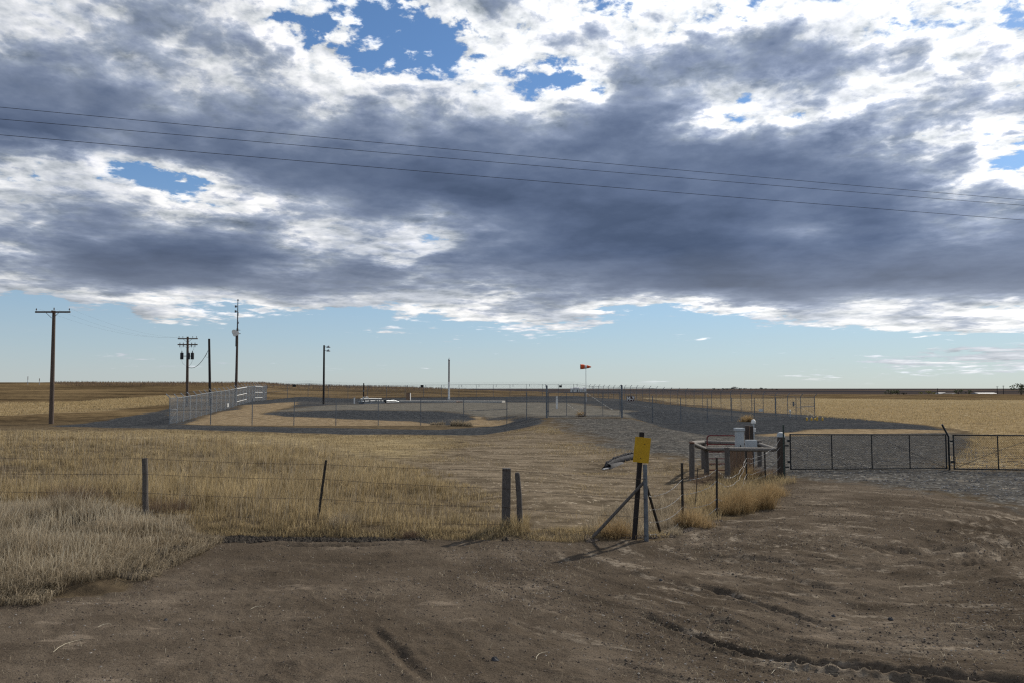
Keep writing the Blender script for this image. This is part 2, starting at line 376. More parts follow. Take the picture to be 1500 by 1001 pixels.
# ------------------------------------------------------------ terrain mesh
def build_ground():
    th = [-180+3*i for i in range(46)]+list(np.arange(-42, 42.01, .13))+[45+3*i for i in range(46)]
    th = np.array(sorted(set(round(t, 4) for t in th if -180 <= t <= 180)))[:-1]
    rs = [.4, 1, 2, 3.5]; r = 5.0
    while r < 9000:
        rs.append(r)
        r += (.00036*r*r if r < 19 else (.0115*r if r < 420 else .035*r)) if r > 6 else .04
    rs.append(14000.0); rs = np.array(rs)
    T_, R_ = np.meshgrid(np.radians(th), rs)
    X = R_*np.sin(T_); Y = R_*np.cos(T_)
    nr, ntt = X.shape
    jit = np.minimum(R_*.0006, .012)
    Z = H(X, Y)+micro(X, Y)
    sgn = {}
    rr = np.maximum(np.hypot(X, Y), 5)
    edge = fbm(X, Y, 3.0, 4, 77)*np.clip(rr*.012, .18, 2.2)
    soft = np.clip(rr*.016, .16, 2.5)
    def wt(P, e=1.0, s=1.0): return np.clip(.5+(sdist(P, X, Y)+edge*e)/(2*soft*s), 0, 1)
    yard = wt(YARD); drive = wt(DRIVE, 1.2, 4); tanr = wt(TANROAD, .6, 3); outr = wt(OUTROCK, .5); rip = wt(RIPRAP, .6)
    comp = wt(COMP, .15); tin = np.maximum(wt(TAN_IN, .5), wt(TAN_IN2, .6)); pad = wt(PAD, .6, 2)
    stub = np.maximum(wt(STUB_L, 1.0, 3), wt(STUB_R, .8, 1)); mown = wt(MOWN, 1.5, 8); bare = wt(BARE, 1.6, 8)
    far = sstep(0, 1, (Y-np.where(X < 0, 400, np.interp(X/np.maximum(Y, 1), [-.2, .3, .6], [350, 560, 640])))/30)
    # weights: rock, pad/drive, tan earth, yard dirt | stubble, far plough, mown, bare
    rock = np.maximum(np.maximum(outr, rip), comp*(1-tin)*(1-pad))
    rock = np.where(comp > .5, np.minimum(rock, 1), rock)
    gr = np.maximum(drive*(1-rock), pad*comp)
    tan = np.maximum(tin*comp, tanr*(1-rock))
    A = np.stack([rock, gr, tan, yard], -1); B = np.stack([stub*(1-rock), far, mown, bare], -1)
    verts = np.stack([X, Y, Z], -1).reshape(-1, 3)
    i = np.arange(nr-1)[:, None]*ntt; j = np.arange(ntt)[None, :]; j2 = (j+1) % ntt
    F = np.stack([i+j, i+j2, i+ntt+j2, i+ntt+j], -1).reshape(-1, 4)[:, ::-1]
    # dominant region of each face -> one object per region
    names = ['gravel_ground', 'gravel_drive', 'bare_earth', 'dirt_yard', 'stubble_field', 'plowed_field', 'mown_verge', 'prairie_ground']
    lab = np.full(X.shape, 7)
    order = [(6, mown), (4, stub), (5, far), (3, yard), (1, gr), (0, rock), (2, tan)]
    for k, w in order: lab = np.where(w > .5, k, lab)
    lab = np.where((lab == 4) & (R_ > 700), 5, lab)
    fl = lab[:-1, :].reshape(-1)
    Av = A.reshape(-1, 4); Bv = B.reshape(-1, 4)
    # smooth normals of the whole sheet, so that the regions join without seams
    p = verts; n1 = np.cross(p[F[:, 2]]-p[F[:, 0]], p[F[:, 3]]-p[F[:, 1]])
    N = np.zeros_like(p)
    for k in range(4): np.add.at(N, F[:, k], n1) if False else None
    for k in range(4):
        for c in range(3): N[:, c] += np.bincount(F[:, k], n1[:, c], len(p))
    N /= np.maximum(np.linalg.norm(N, axis=1, keepdims=True), 1e-20)
    if N[:, 2].mean() < 0: F = F[:, ::-1]; N = -N
    mat = ground_material()
    for k, nm in enumerate(names):
        f = F[fl == k]
        if not len(f): continue
        use, inv = np.unique(f, return_inverse=True); f = inv.reshape(-1, 4)
        me = bpy.data.meshes.new(nm); nv = len(use); nf = len(f)
        me.vertices.add(nv); me.vertices.foreach_set('co', verts[use].astype(np.float32).ravel())
        me.loops.add(nf*4); me.loops.foreach_set('vertex_index', f.astype(np.int32).ravel())
        me.polygons.add(nf); me.polygons.foreach_set('loop_start', np.arange(0, nf*4, 4, dtype=np.int32))
        try: me.polygons.foreach_set('loop_total', np.full(nf, 4, np.int32))
        except Exception: pass
        me.polygons.foreach_set('use_smooth', np.ones(nf, bool))
        me.update(calc_edges=True)
        for an, AV in (('surf_a', Av), ('surf_b', Bv)):
            at_ = me.attributes.new(an, 'FLOAT_COLOR', 'POINT'); at_.data.foreach_set('color', AV[use].astype(np.float32).ravel())
        me.normals_split_custom_set_from_vertices(N[use].tolist())
        me.materials.append(mat)
        o = bpy.data.objects.new(nm, me); col.objects.link(o); o['kind'] = 'structure'
def ground_material():
    m = bpy.data.materials.new('ground'); m.use_nodes = True; t = m.node_tree; t.nodes.clear(); B = NB(t)
    pos = B.n('ShaderNodeNewGeometry').outputs['Position']
    def attr(nm):
        a = B.n('ShaderNodeAttribute', attribute_name=nm)
        s = B.n('ShaderNodeSeparateColor'); B.link(a.outputs['Color'], s.inputs[0])
        return s.outputs[0], s.outputs[1], s.outputs[2], a.outputs['Alpha']
    rock, gr, tan, yard = attr('surf_a'); stub, far, mown, bare = attr('surf_b')
    nb = B.noise(pos, .35, 6, .6); nm_ = B.noise(pos, 1.7, 6, .62); nf = B.noise(pos, 9, 5, .65); nff = B.noise(pos, 45, 4, .7)
    px_, py_, pz_ = B.sep(pos)
    strk = B.noise(B.comb(B.m('MULTIPLY', px_, .35), py_, pz_), 2.2, 6, .65)     # streaks along the tracks
    wide = B.noise(B.comb(B.m('MULTIPLY', px_, .25), B.m('MULTIPLY', py_, .55), pz_), .12, 5, .6)
    vor = B.n('ShaderNodeTexVoronoi'); B.link(pos, vor.inputs['Vector']); vor.inputs['Scale'].default_value = 14
    vc = B.n('ShaderNodeSeparateColor'); B.link(vor.outputs['Color'], vc.inputs[0])
    vor2 = B.n('ShaderNodeTexVoronoi'); B.link(pos, vor2.inputs['Vector']); vor2.inputs['Scale'].default_value = 4.2
    vc2 = B.n('ShaderNodeSeparateColor'); B.link(vor2.outputs['Color'], vc2.inputs[0])
    ax_ = B.m('SUBTRACT', px_, 5.5); ay_ = B.m('SUBTRACT', 14.5, py_)
    rad = B.m('SQRT', B.m('ADD', B.m('MULTIPLY', ax_, ax_), B.m('MULTIPLY', ay_, ay_))); ang = B.m('ARCTAN2', ax_, ay_)
    sweep = B.noise(B.comb(B.m('MULTIPLY', rad, 1.0), B.m('MULTIPLY', ang, .8), 0.0), 2.6, 7, .68)
    def w(s): return B.mr(B.m('ADD', s, B.m('MULTIPLY', B.m('SUBTRACT', nf, .5), .9)), .36, .64)
    def ws(s): return B.mr(B.m('ADD', s, B.m('MULTIPLY', B.m('SUBTRACT', nm_, .5), 1.3)), .25, .75)
    # prairie ground under the grass, weeds farther out
    dist = B.n('ShaderNodeVectorMath', operation='LENGTH'); B.link(pos, dist.inputs[0]); D = dist.outputs['Value']
    c = B.mix(B.mr(nm_, .35, .65), (.065, .050, .034), (.125, .097, .062))
    weeds = B.mix(B.mr(B.m('ADD', wide, B.m('MULTIPLY', B.m('SUBTRACT', strk, .5), .8)), .3, .7), (.034, .025, .016), (.17, .122, .066))
    c = B.mix(B.mr(D, 60, 90), c, weeds)
    c_m = B.mix(B.mr(strk, .35, .68), (.13, .103, .063), (.34, .27, .155))
    c_m = B.mix(B.mr(nff, .45, .75, 0, .5), c_m, (.42, .34, .20))
    c = B.mix(ws(mown), c, c_m)
    c_b = B.mix(B.mr(strk, .32, .66), (.085, .068, .048), (.20, .162, .118))
    c_b = B.mix(B.mr(vc[0] if False else vc.outputs[0], .96, .995, 0, .9), c_b, (.34, .29, .22))
    c = B.mix(ws(bare), c, c_b)
    # corn stubble
    row = B.noise(B.comb(B.m('MULTIPLY', px_, .25), B.m('MULTIPLY', py_, 1.1), pz_), 1.6, 5, .7)
    c_s = B.mix(B.mr(row, .36, .62), (.090, .064, .036), (.275, .205, .115))
    c_s = B.mix(B.mr(D, 90, 260, 0, .55), c_s, B.mix(B.mr(wide, .4, .6), (.20, .16, .095), (.34, .285, .18)))
    c_s = B.mix(B.mr(vc2.outputs[0], .6, .98, 0, .75), c_s, (.42, .345, .22))
    c_s = B.mix(B.mr(B.m('ADD', wide, B.m('MULTIPLY', B.m('SUBTRACT', nb, .5), .5)), .52, .68, 0, .65), c_s, (.17, .125, .07))
    c = B.mix(w(stub), c, c_s)
    # ploughed land and far hills, coloured dark for cloud shade, with paler strips
    band = B.noise(B.comb(B.m('MULTIPLY', px_, .0005), B.m('MULTIPLY', py_, .0022), 0.0), 1.0, 3, .5)
    c_f = B.mix(B.mr(band, .44, .60), (.030, .030, .034), (.085, .064, .052))
    c_f = B.mix(B.mr(band, .63, .70, 0, .8), c_f, (.26, .20, .13))
    c = B.mix(far, c, c_f)
    # yard dirt, its browns kept dark to carry the cloud shade
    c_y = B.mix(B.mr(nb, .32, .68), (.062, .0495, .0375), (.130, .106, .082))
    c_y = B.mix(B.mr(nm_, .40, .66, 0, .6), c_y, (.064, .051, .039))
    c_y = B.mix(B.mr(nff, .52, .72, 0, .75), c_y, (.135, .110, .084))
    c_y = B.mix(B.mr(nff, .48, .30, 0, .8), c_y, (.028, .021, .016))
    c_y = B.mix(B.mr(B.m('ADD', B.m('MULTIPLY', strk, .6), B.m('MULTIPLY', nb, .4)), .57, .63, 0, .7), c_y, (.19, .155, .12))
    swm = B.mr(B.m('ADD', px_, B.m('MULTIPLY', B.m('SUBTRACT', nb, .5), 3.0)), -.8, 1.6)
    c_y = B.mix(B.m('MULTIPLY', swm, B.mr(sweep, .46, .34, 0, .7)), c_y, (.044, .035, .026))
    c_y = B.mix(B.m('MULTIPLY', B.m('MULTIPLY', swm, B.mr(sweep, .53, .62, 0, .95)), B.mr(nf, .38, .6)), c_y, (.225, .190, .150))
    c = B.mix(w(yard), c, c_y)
    # tan bare earth, drive, crushed rock
    c_t = B.mix(B.mr(nm_, .35, .65), (.165, .122, .074), (.27, .208, .133))
    c_t = B.mix(B.mr(strk, .54, .62, 0, .6), c_t, (.10, .074, .048))
    c_g = B.mix(B.mr(nm_, .35, .65), (.042, .041, .040), (.088, .083, .075))
    c_g = B.mix(B.mr(strk, .60, .68, 0, .8), c_g, (.29, .25, .20))
    c_g = B.mix(B.mr(vc.outputs[0], .75, 1.0, 0, .8), c_g, (.22, .215, .20))
    c_g = B.mix(B.mr(vc.outputs[1], .7, 1.0, 0, .7), c_g, (.045, .045, .047))
    c_g = B.mix(B.mr(py_, 60, 66, 0, .6), c_g, B.mix(B.mr(strk, .35, .65), (.10, .094, .080), (.20, .185, .155)))
    c = B.mix(ws(gr), c, c_g)
    c_r = B.mix(vc.outputs[0], (.016, .018, .021), (.072, .076, .082))
    c_r = B.mix(B.mr(vc2.outputs[0], .55, .0, 0, .25), c_r, (.018, .02, .024))
    c_r = B.mix(B.mr(vc2.outputs[1], .78, 1.0, 0, .3), c_r, (.16, .165, .17))
    c_r = B.mix(B.mr(wide, .5, .7, 0, .25), c_r, (.14, .125, .105))
    c = B.mix(w(rock), c, c_r)
    c = B.mix(w(tan), c, c_t)
    bs = B.n('ShaderNodeBsdfPrincipled'); B.link(c, bs.inputs['Base Color']); bs.inputs['Roughness'].default_value = .95
    bs.inputs['Specular IOR Level'].default_value = 0.0
    h1 = B.m('MULTIPLY', B.m('ADD', B.m('MULTIPLY', nff, .020), B.m('MULTIPLY', nf, .03)), B.m('SUBTRACT', 1.0, B.m('MULTIPLY', B.m('MAXIMUM', rock, gr), .8)))
    stones = B.m('MULTIPLY', B.m('ADD', rock, B.m('MULTIPLY', gr, .5)), B.m('MULTIPLY', vor.outputs['Distance'], -.05))
    bp = B.n('ShaderNodeBump'); B.link(B.m('ADD', h1, stones), bp.inputs['Height']); bp.inputs['Strength'].default_value = .9; bp.inputs['Distance'].default_value = 1.0
    B.link(bp.outputs[0], bs.inputs['Normal'])
    o = B.n('ShaderNodeOutputMaterial'); B.link(bs.outputs[0], o.inputs[0])
    return m
build_ground()
# ------------------------------------------------------------ materials for things
def mat(name, c1, c2=None, scale=8.0, rough=.7, metal=0.0, stretch=(1, 1, 1), bump=.0, spec=.3, speck=None):
    m = bpy.data.materials.new(name); m.use_nodes = True; t = m.node_tree; t.nodes.clear(); B = NB(t)
    tc_ = B.n('ShaderNodeTexCoord').outputs['Object']
    mp = B.n('ShaderNodeMapping'); B.link(tc_, mp.inputs[0]); mp.inputs['Scale'].default_value = stretch
    n = B.noise(mp.outputs[0], scale, 6, .65)
    c2 = c2 or tuple(v*.6 for v in c1)
    c = B.mix(B.mr(n, .35, .65), c1, c2)
    if speck:
        n2 = B.noise(tc_, scale*4, 3, .7); c = B.mix(B.mr(n2, .60, .70), c, speck)
    bs = B.n('ShaderNodeBsdfPrincipled'); B.link(c, bs.inputs['Base Color'])
    bs.inputs['Roughness'].default_value = rough; bs.inputs['Metallic'].default_value = metal; bs.inputs['Specular IOR Level'].default_value = spec
    if bump:
        bp = B.n('ShaderNodeBump'); B.link(n, bp.inputs['Height']); bp.inputs['Strength'].default_value = bump; bp.inputs['Distance'].default_value = .02
        B.link(bp.outputs[0], bs.inputs['Normal'])
    o = B.n('ShaderNodeOutputMaterial'); B.link(bs.outputs[0], o.inputs[0]); return m
WOODG = mat('weathered_wood', (.14, .125, .115), (.075, .066, .06), 14, .9, stretch=(6, 6, .6), bump=.8)
WOODD = mat('dark_wood', (.085, .066, .056), (.045, .035, .03), 12, .9, stretch=(6, 6, .5), bump=.8)
POLEW = mat('pole_wood', (.13, .095, .075), (.07, .052, .042), 6, .85, stretch=(5, 5, .3), bump=.6)
POLEB = mat('tarred_wood', (.035, .028, .026), (.018, .016, .016), 6, .8, stretch=(5, 5, .3))
PLANK = mat('brown_plank', (.26, .175, .12), (.17, .11, .075), 9, .9, stretch=(4, 4, .5), bump=.5)
RAILG = mat('rail_wood', (.20, .185, .17), (.12, .11, .10), 10, .9, stretch=(2, 2, 2), bump=.5)
TPOST = mat('post_steel', (.030, .032, .030), (.055, .040, .032), 20, .6, .3)
TGREEN = mat('post_steel_green', (.06, .085, .075), (.04, .055, .05), 20, .6, .3)
WIRE = mat('rusty_wire', (.055, .042, .036), (.10, .075, .06), 30, .7, .5)
WIRES = mat('bright_wire', (.55, .54, .52), (.35, .34, .33), 30, .4, .7)
CABLE = mat('cable', (.03, .03, .035), (.03, .03, .03), 5, .6)
GALV = mat('galvanized_steel', (.44, .47, .50), (.30, .33, .36), 5, .45, .6)
GALVD = mat('dull_galvanized_steel', (.17, .19, .21), (.12, .13, .15), 5, .5, .5)
MESHM = mat('chain_link_wire', (.27, .29, .31), (.20, .22, .24), 5, .5, .5)
BLACK = mat('black_steel', (.018, .020, .023), (.028, .030, .033), 12, .4, .2)
YEL = mat('yellow_sign_paint', (.52, .31, .012), (.46, .265, .012), 5, .5, speck=(.40, .23, .01))
YELB = mat('yellow_bollard_paint', (.60, .38, .06), (.42, .25, .05), 6, .6)
RED = mat('red_gate_paint', (.16, .022, .022), (.10, .02, .02), 14, .5, .1)
GREY = mat('grey_cabinet_paint', (.42, .45, .47), (.34, .37, .39), 4, .45)
WHITE = mat('white_paint', (.74, .74, .72), (.60, .60, .58), 4, .5)
CONC = mat('concrete', (.50, .48, .44), (.38, .36, .33), 5, .9)
ORANGE = mat('windsock_orange', (.72, .11, .03), (.60, .09, .03), 4, .8)
WINDW = mat('windsock_white', (.75, .72, .70), (.65, .62, .60), 4, .8)
SIGND = mat('dark_sign', (.02, .022, .024), (.03, .03, .03), 4, .6)
SIGNR = mat('maroon_sign', (.045, .010, .012), (.035, .009, .01), 4, .5)
ROCK = mat('dark_rock', (.025, .025, .028), (.06, .06, .066), 9, .9, bump=.6)
RUST = mat('rust', (.13, .06, .035), (.07, .035, .025), 9, .8)
PORC = mat('insulator', (.10, .08, .08), (.07, .06, .06), 9, .3)
ROOFM = mat('pale_metal_roof', (.50, .52, .54), (.42, .44, .46), 3, .5)
SHEDW = mat('shed_wall', (.10, .085, .08), (.07, .06, .06), 3, .8)

# ------------------------------------------------------------ mesh builder
class MB:
    def __init__(s): s.v = []; s.f = []; s.mi = []
    def quadbox(s, c, size, rot=None, mi=0):
        c = Vector(c); hx, hy, hz = [q/2 for q in size]; b = len(s.v)
        for z in (-hz, hz):
            for x, y in ((-hx, -hy), (hx, -hy), (hx, hy), (-hx, hy)):
                p = Vector((x, y, z)); s.v.append(tuple(c+(rot @ p if rot else p)))
        for f in ((0, 3, 2, 1), (4, 5, 6, 7), (0, 1, 5, 4), (1, 2, 6, 5), (2, 3, 7, 6), (3, 0, 4, 7)): s.f.append(tuple(b+i for i in f)); s.mi.append(mi)
        return s
    def tube(s, pts, r, n=6, caps=True, mi=0, squash=1.0):
        pts = [Vector(p) for p in pts]; k = len(pts); rr = r if isinstance(r, (list, tuple)) else [r]*k; b = len(s.v)
        up = None
        for i, p in enumerate(pts):
            d = (pts[min(i+1, k-1)]-pts[max(i-1, 0)]).normalized()
            if up is None or abs(up.dot(d)) > .98: up = Vector((0, 0, 1)) if abs(d.z) < .9 else Vector((0, 1, 0))
            a = d.cross(up).normalized(); c = a.cross(d)
            up = c
            for j in range(n):
                t = 2*math.pi*(j+.5)/n; s.v.append(tuple(p+a*math.cos(t)*rr[i]+c*math.sin(t)*rr[i]*squash))
        for i in range(k-1):
            for j in range(n):
                s.f.append((b+i*n+j, b+i*n+(j+1) % n, b+(i+1)*n+(j+1) % n, b+(i+1)*n+j)); s.mi.append(mi)
        if caps:
            s.f.append(tuple(b+j for j in range(n))[::-1]); s.mi.append(mi); s.f.append(tuple(b+(k-1)*n+j for j in range(n))); s.mi.append(mi)
        return s
    def lathe(s, prof, n=12, c=(0, 0, 0), mi=0):
        return s.tube([(c[0], c[1], c[2]+z) for r_, z in prof], [max(r_, .0005) for r_, z in prof], n, True, mi)
    def mesh(s, name, m, smooth=False, bevel=0):
        me = bpy.data.meshes.new(name); me.from_pydata(s.v, [], s.f)
        for mm in (m if isinstance(m, (list, tuple)) else [m]): me.materials.append(mm)
        if isinstance(m, (list, tuple)): me.polygons.foreach_set('material_index', s.mi)
        if smooth:
            me.polygons.foreach_set('use_smooth', [True]*len(me.polygons))
            try: me.set_sharp_from_angle(angle=R(40))
            except Exception: pass
        if bevel:
            import bmesh
            bm = bmesh.new(); bm.from_mesh(me); bmesh.ops.bevel(bm, geom=bm.edges[:], offset=bevel, segments=1, affect='EDGES', clamp_overlap=True); bm.to_mesh(me); bm.free()
        return me
    def build(s, name, m, parent=None, smooth=False, bevel=0, loc=None):
        o = bpy.data.objects.new(name, s.mesh(name, m, smooth, bevel)); col.objects.link(o); o.parent = parent
        if loc is not None: o.location = loc
        return o
def tag(o, label, cat, group=None, kind=None):
    if label: o['label'] = label
    if cat: o['category'] = cat
    if group: o['group'] = group
    if kind: o['kind'] = kind
    return o
def thing(name, loc, label, cat, group=None, rz=0, rot=None):
    o = bpy.data.objects.new(name, None); o.empty_display_size = .2; col.objects.link(o); o.location = loc
    o.rotation_euler = rot if rot else (0, 0, rz)
    return tag(o, label, cat, group)
def inst(me, name, parent, loc=(0, 0, 0), rot=(0, 0, 0), scale=None):
    o = bpy.data.objects.new(name, me); col.objects.link(o); o.parent = parent; o.location = loc; o.rotation_euler = rot
    if scale: o.scale = scale
    return o
def bez(a, b, sag, n=12):
    a = Vector(a); b = Vector(b); out = []
    for i in range(n+1):
        t = i/n; p = a.lerp(b, t); p.z -= sag*4*t*(1-t); out.append(p)
    return out
def curved_post(h, r0, r1, n=9, seg=5, wob=.01, seed=0, lean=(0, 0)):
    rnd = random.Random(seed); pts = []; rr = []
    for i in range(seg+1):
        t = i/seg; pts.append((lean[0]*t+rnd.uniform(-wob, wob), lean[1]*t+rnd.uniform(-wob, wob), -.15+(h+.15)*t)); rr.append((r0+(r1-r0)*t)*rnd.uniform(.96, 1.04))
    return MB().tube(pts, rr, n)
def text_mesh(body, size, m, depth=.004):
    cu = bpy.data.curves.new('letters', 'FONT'); cu.body = body; cu.size = size; cu.extrude = depth; cu.align_x = 'CENTER'; cu.align_y = 'CENTER'; cu.offset = size*.035
    o = bpy.data.objects.new('letters', cu); col.objects.link(o)
    dg = bpy.context.evaluated_depsgraph_get(); me = bpy.data.meshes.new_from_object(o.evaluated_get(dg)); me.materials.clear(); me.materials.append(m)
    bpy.data.objects.remove(o); return me

# ============================================================ chain-link compound
PH = 2.13
post_me = MB().tube([(0, 0, -.2), (0, 0, PH)], .034, 6).mesh('post', GALV)
arm_me = MB().tube([(0, 0, PH), (0, .30, PH+.32)], .034, 5).mesh('barb_arm', GALV)
big_me = MB().tube([(0, 0, -.2), (0, 0, PH+.05)], .05, 8).mesh('corner_post', GALV)
postd_me = post_me.copy(); postd_me.materials[0] = GALVD
armd_me = arm_me.copy(); armd_me.materials[0] = GALVD
def lattice(mb, A, B, h0, h1, pitch, r, ground=True, n=3):
    """chain-link fabric between ground points A and B: two families of slanting wires"""
    A = Vector(A); B = Vector(B); L = (B.xy-A.xy).length; hh = h1-h0
    def P(s, z):
        q = A.lerp(B, s/L); return (q.x, q.y, q.z+h0+z)
    k = 0; s = -hh
    while s < L:
        for sg in (1, -1):
            s0, z0 = (s, 0) if sg == 1 else (s, hh)
            s1, z1 = s+hh, (hh if sg == 1 else 0)
            a, b = max(s0, 0), min(s1, L)
            if b-a < .02: continue
            f = lambda x: z0+(z1-z0)*(x-s0)/hh
            mb.tube([P(a, f(a)), P(b, f(b))], r, n, False)
        s += pitch
def chain_fence(label, pts, spacing, arm_side, name='chain_link_fence', group=None, pitch=.085, mats=(post_me, arm_me), brace_ends=True, vertical_arm=False, rail=True, arms=True, mesh_r=.0030, skip=None):
    """posts every `spacing` along the corner-to-corner run; fabric, rails and barbed strands follow the ground"""
    A, B = Vector(pts[0]), Vector(pts[1]); L = (B-A).length; n = max(1, round(L/spacing)); d = (B-A)/L
    c0 = (A+B)/2; z0 = float(H(c0.x, c0.y)); t = thing(name, (c0.x, c0.y, z0), label, 'fence', group)
    g = [Vector(((A+d*(L*i/n)).x, (A+d*(L*i/n)).y, 0)) for i in range(n+1)]
    for p in g: p.z = float(H(p.x, p.y))
    o = Vector((c0.x, c0.y, z0)); loc = [p-o for p in g]
    ang = math.atan2(d.y, d.x)+(0 if arm_side > 0 else math.pi)
    rr = random.Random(len(pts)+int(L))
    for p in loc:
        ps = inst(mats[0], 'post', t, p, (rr.uniform(-.012, .012), rr.uniform(-.012, .012), 0))
        if arms: inst(mats[1], 'barb_arm', ps, (0, 0, 0), (0 if not vertical_arm else R(38), 0, ang))
    rl = MB(); bt = MB(); fb = MB(); bw = MB()
    side = Vector((-d.y, d.x, 0))*arm_side
    for a, b in zip(loc[:-1], loc[1:]):
        if rail: rl.tube([a+Vector((0, 0, PH-.02)), b+Vector((0, 0, PH-.02))], .021, 5)
        bt.tube([a+Vector((0, 0, .06)), b+Vector((0, 0, .06))], .004, 3)
        lattice(fb, a, b, .05, PH-.02, pitch, mesh_r)
        for k in (.35, .68, 1.0):
            off = side*.28*k+Vector((0, 0, PH+.30*k))
            if vertical_arm: off = Vector((0, 0, PH+.38*k))
            bw.tube([a+off, (a+b)/2+off-Vector((0, 0, .02)), b+off], .0045, 3)
    if rail: rl.build('top_rail', mats[0].materials[0], t)
    bt.build('bottom_wire', MESHM, t); fb.build('chain_link_fabric', MESHM, t)
    if arms: bw.build('barbed_wire', GALVD, t)
    for e, s in ((0, 1), (n, -1)):
        if brace_ends and n > 3:
            a, b = loc[e], loc[e+s]
            MB().tube([a+Vector((0, 0, 1.15)), b+Vector((0, 0, 1.15))], .019, 5).build('brace_rail', mats[0].materials[0], t)
            MB().tube([a+Vector((0, 0, .12)), b+Vector((0, 0, 1.1))], .006, 4).build('truss_rod', mats[0].materials[0], t)
    return t, loc, o
NL = (-27.4, 64.0); FM = (-.4, 62.3); GL = tuple(at(801, 60.5)[:2]); GR = tuple(at(911, 60.5)[:2]); NR = (30.3, 80.0); BR = (13.7, 142.0); BL = (-36.9, 120.0)
DARKP = (postd_me, armd_me)
fL, locL, oL = chain_fence('long silvery chain-link fence of the compound climbing the slope on the left', (NL, BL), 2.35, 1, group='compound perimeter fence', pitch=.075, mesh_r=.0036)
chain_fence('chain-link fence with thin posts along the front of the compound, left of its gate', (NL, FM), 3.2, -1, group='compound perimeter fence', arms=False, rail=False, mats=DARKP, mesh_r=.0013)
chain_fence('short piece of chain-link fence joining the front fence to the left gate post', (FM, GL), 1.9, -1, group='compound perimeter fence', arms=False, rail=False, mats=DARKP, brace_ends=False, mesh_r=.0013)
fF, locF, oF = chain_fence('chain-link fence running from the compound gate past the M-7 sign to the right corner', (GR, NR), 3.6, -1, group='compound perimeter fence', arms=False, rail=False, mats=DARKP, mesh_r=.0013)
fR, locR, oR = chain_fence('receding chain-link fence with outward barbed arms on the right of the compound', (NR, BR), 2.3, -1, group='compound perimeter fence', mats=DARKP, mesh_r=.0022)
fB, locB, oB = chain_fence('distant chain-link fence along the skyline behind the compound', (BL, BR), 3.05, 1, group='compound perimeter fence', mats=DARKP, vertical_arm=True, mesh_r=.0022)
# white rails of two braced bays in the left fence
for i0, i1 in ((13, 16), (19, 22)):
    if i1 < len(locL):
        for hgt in (.5, 1.25, 2.05):
            MB().tube([locL[i0]+Vector((.05, 0, hgt)), locL[i1]+Vector((.05, 0, hgt))], .035, 6).build('brace_rail', WHITE, fL)
def plate(name, pos, w, h, m, label, cat, normal_to_cam=True, group=None, thick=.012, writing=None, rz=None):
    """a flat sign plate hung at pos (its centre)"""
    rz = math.atan2(-pos[0], pos[1]) if rz is None else rz
    t = thing(name, pos, label, cat, group, rz)
    MB().quadbox((0, 0, 0), (w, thick, h)).build('plate', m, t, bevel=.002)
    for s in (-1, 1): MB().quadbox((s*w*.3, thick*.5+.012, 0), (.03, .02, h*.7)).build('clip', GALVD, t)
    return t
def spot(px, py, Y):
    d = ray(px, py); k = Y/d[1]; return Vector((d[0]*k, Y, EYE+d[2]*k))
# where a ray crosses the plan line of a fence
def on_line(px, py, A, B, off=.08):
    d = ray(px, py); ex, ey = B[0]-A[0], B[1]-A[1]
    k = (A[0]*ey-A[1]*ex)/(d[0]*ey-d[1]*ex); p = Vector((d[0]*k, d[1]*k, EYE+d[2]*k)); return p*(1)-Vector((d[0], d[1], 0)).normalized()*off
s = plate('warning_sign', on_line(334, 594, NL, BL), .60, .42, WHITE, 'white rectangular notice hung low on the left chain-link fence', 'sign', rz=math.atan2(BL[1]-NL[1], BL[0]-NL[0]))
plate('warning_sign', on_line(431, 565.3, BL, BR), .5, .38, SIGND, 'small dark plate on the skyline fence, right of the fence corner', 'sign', group='small dark plates on the back fence')
plate('warning_sign', on_line(618, 566, BL, BR), .45, .42, SIGND, 'small dark plate on the skyline fence, left of the white vent stack', 'sign', group='small dark plates on the back fence')
plate('warning_sign', on_line(821, 566.2, BL, BR), .5, .38, SIGND, 'small dark plate on the skyline fence, left of the windsock', 'sign', group='small dark plates on the back fence')
plate('warning_sign', on_line(1114.5, 601.5, NR, BR), .5, .30, WHITE, 'small pale notice on the right-hand receding chain-link fence', 'sign', rz=R(10))
plate('warning_sign', on_line(1162.3, 592, NR, BR), .2, .50, GALVD, 'narrow grey-green plate high on the right-hand fence near its corner', 'sign', rz=R(5))
# M-7 sign on the fence right of the gate
p = on_line(923.5, 584.5, GR, NR, .1)
t = plate('site_sign', p, .72, .45, SIGNR, 'dark maroon sign lettered M-7 in white beside the compound gate', 'sign', rz=math.atan2(NR[1]-GR[1], NR[0]-GR[0])*.5)
inst(text_mesh('M-7', .40, WHITE), 'lettering', t, (0, -.012, 0), (R(90), 0, 0))
edge = MB()
for (cx, cz, w_, h_) in ((0, .20, .68, .012), (0, -.20, .68, .012), (-.335, 0, .012, .41), (.335, 0, .012, .41)): edge.quadbox((cx, -.008, cz), (w_, .006, h_))
edge.build('border', WHITE, t)

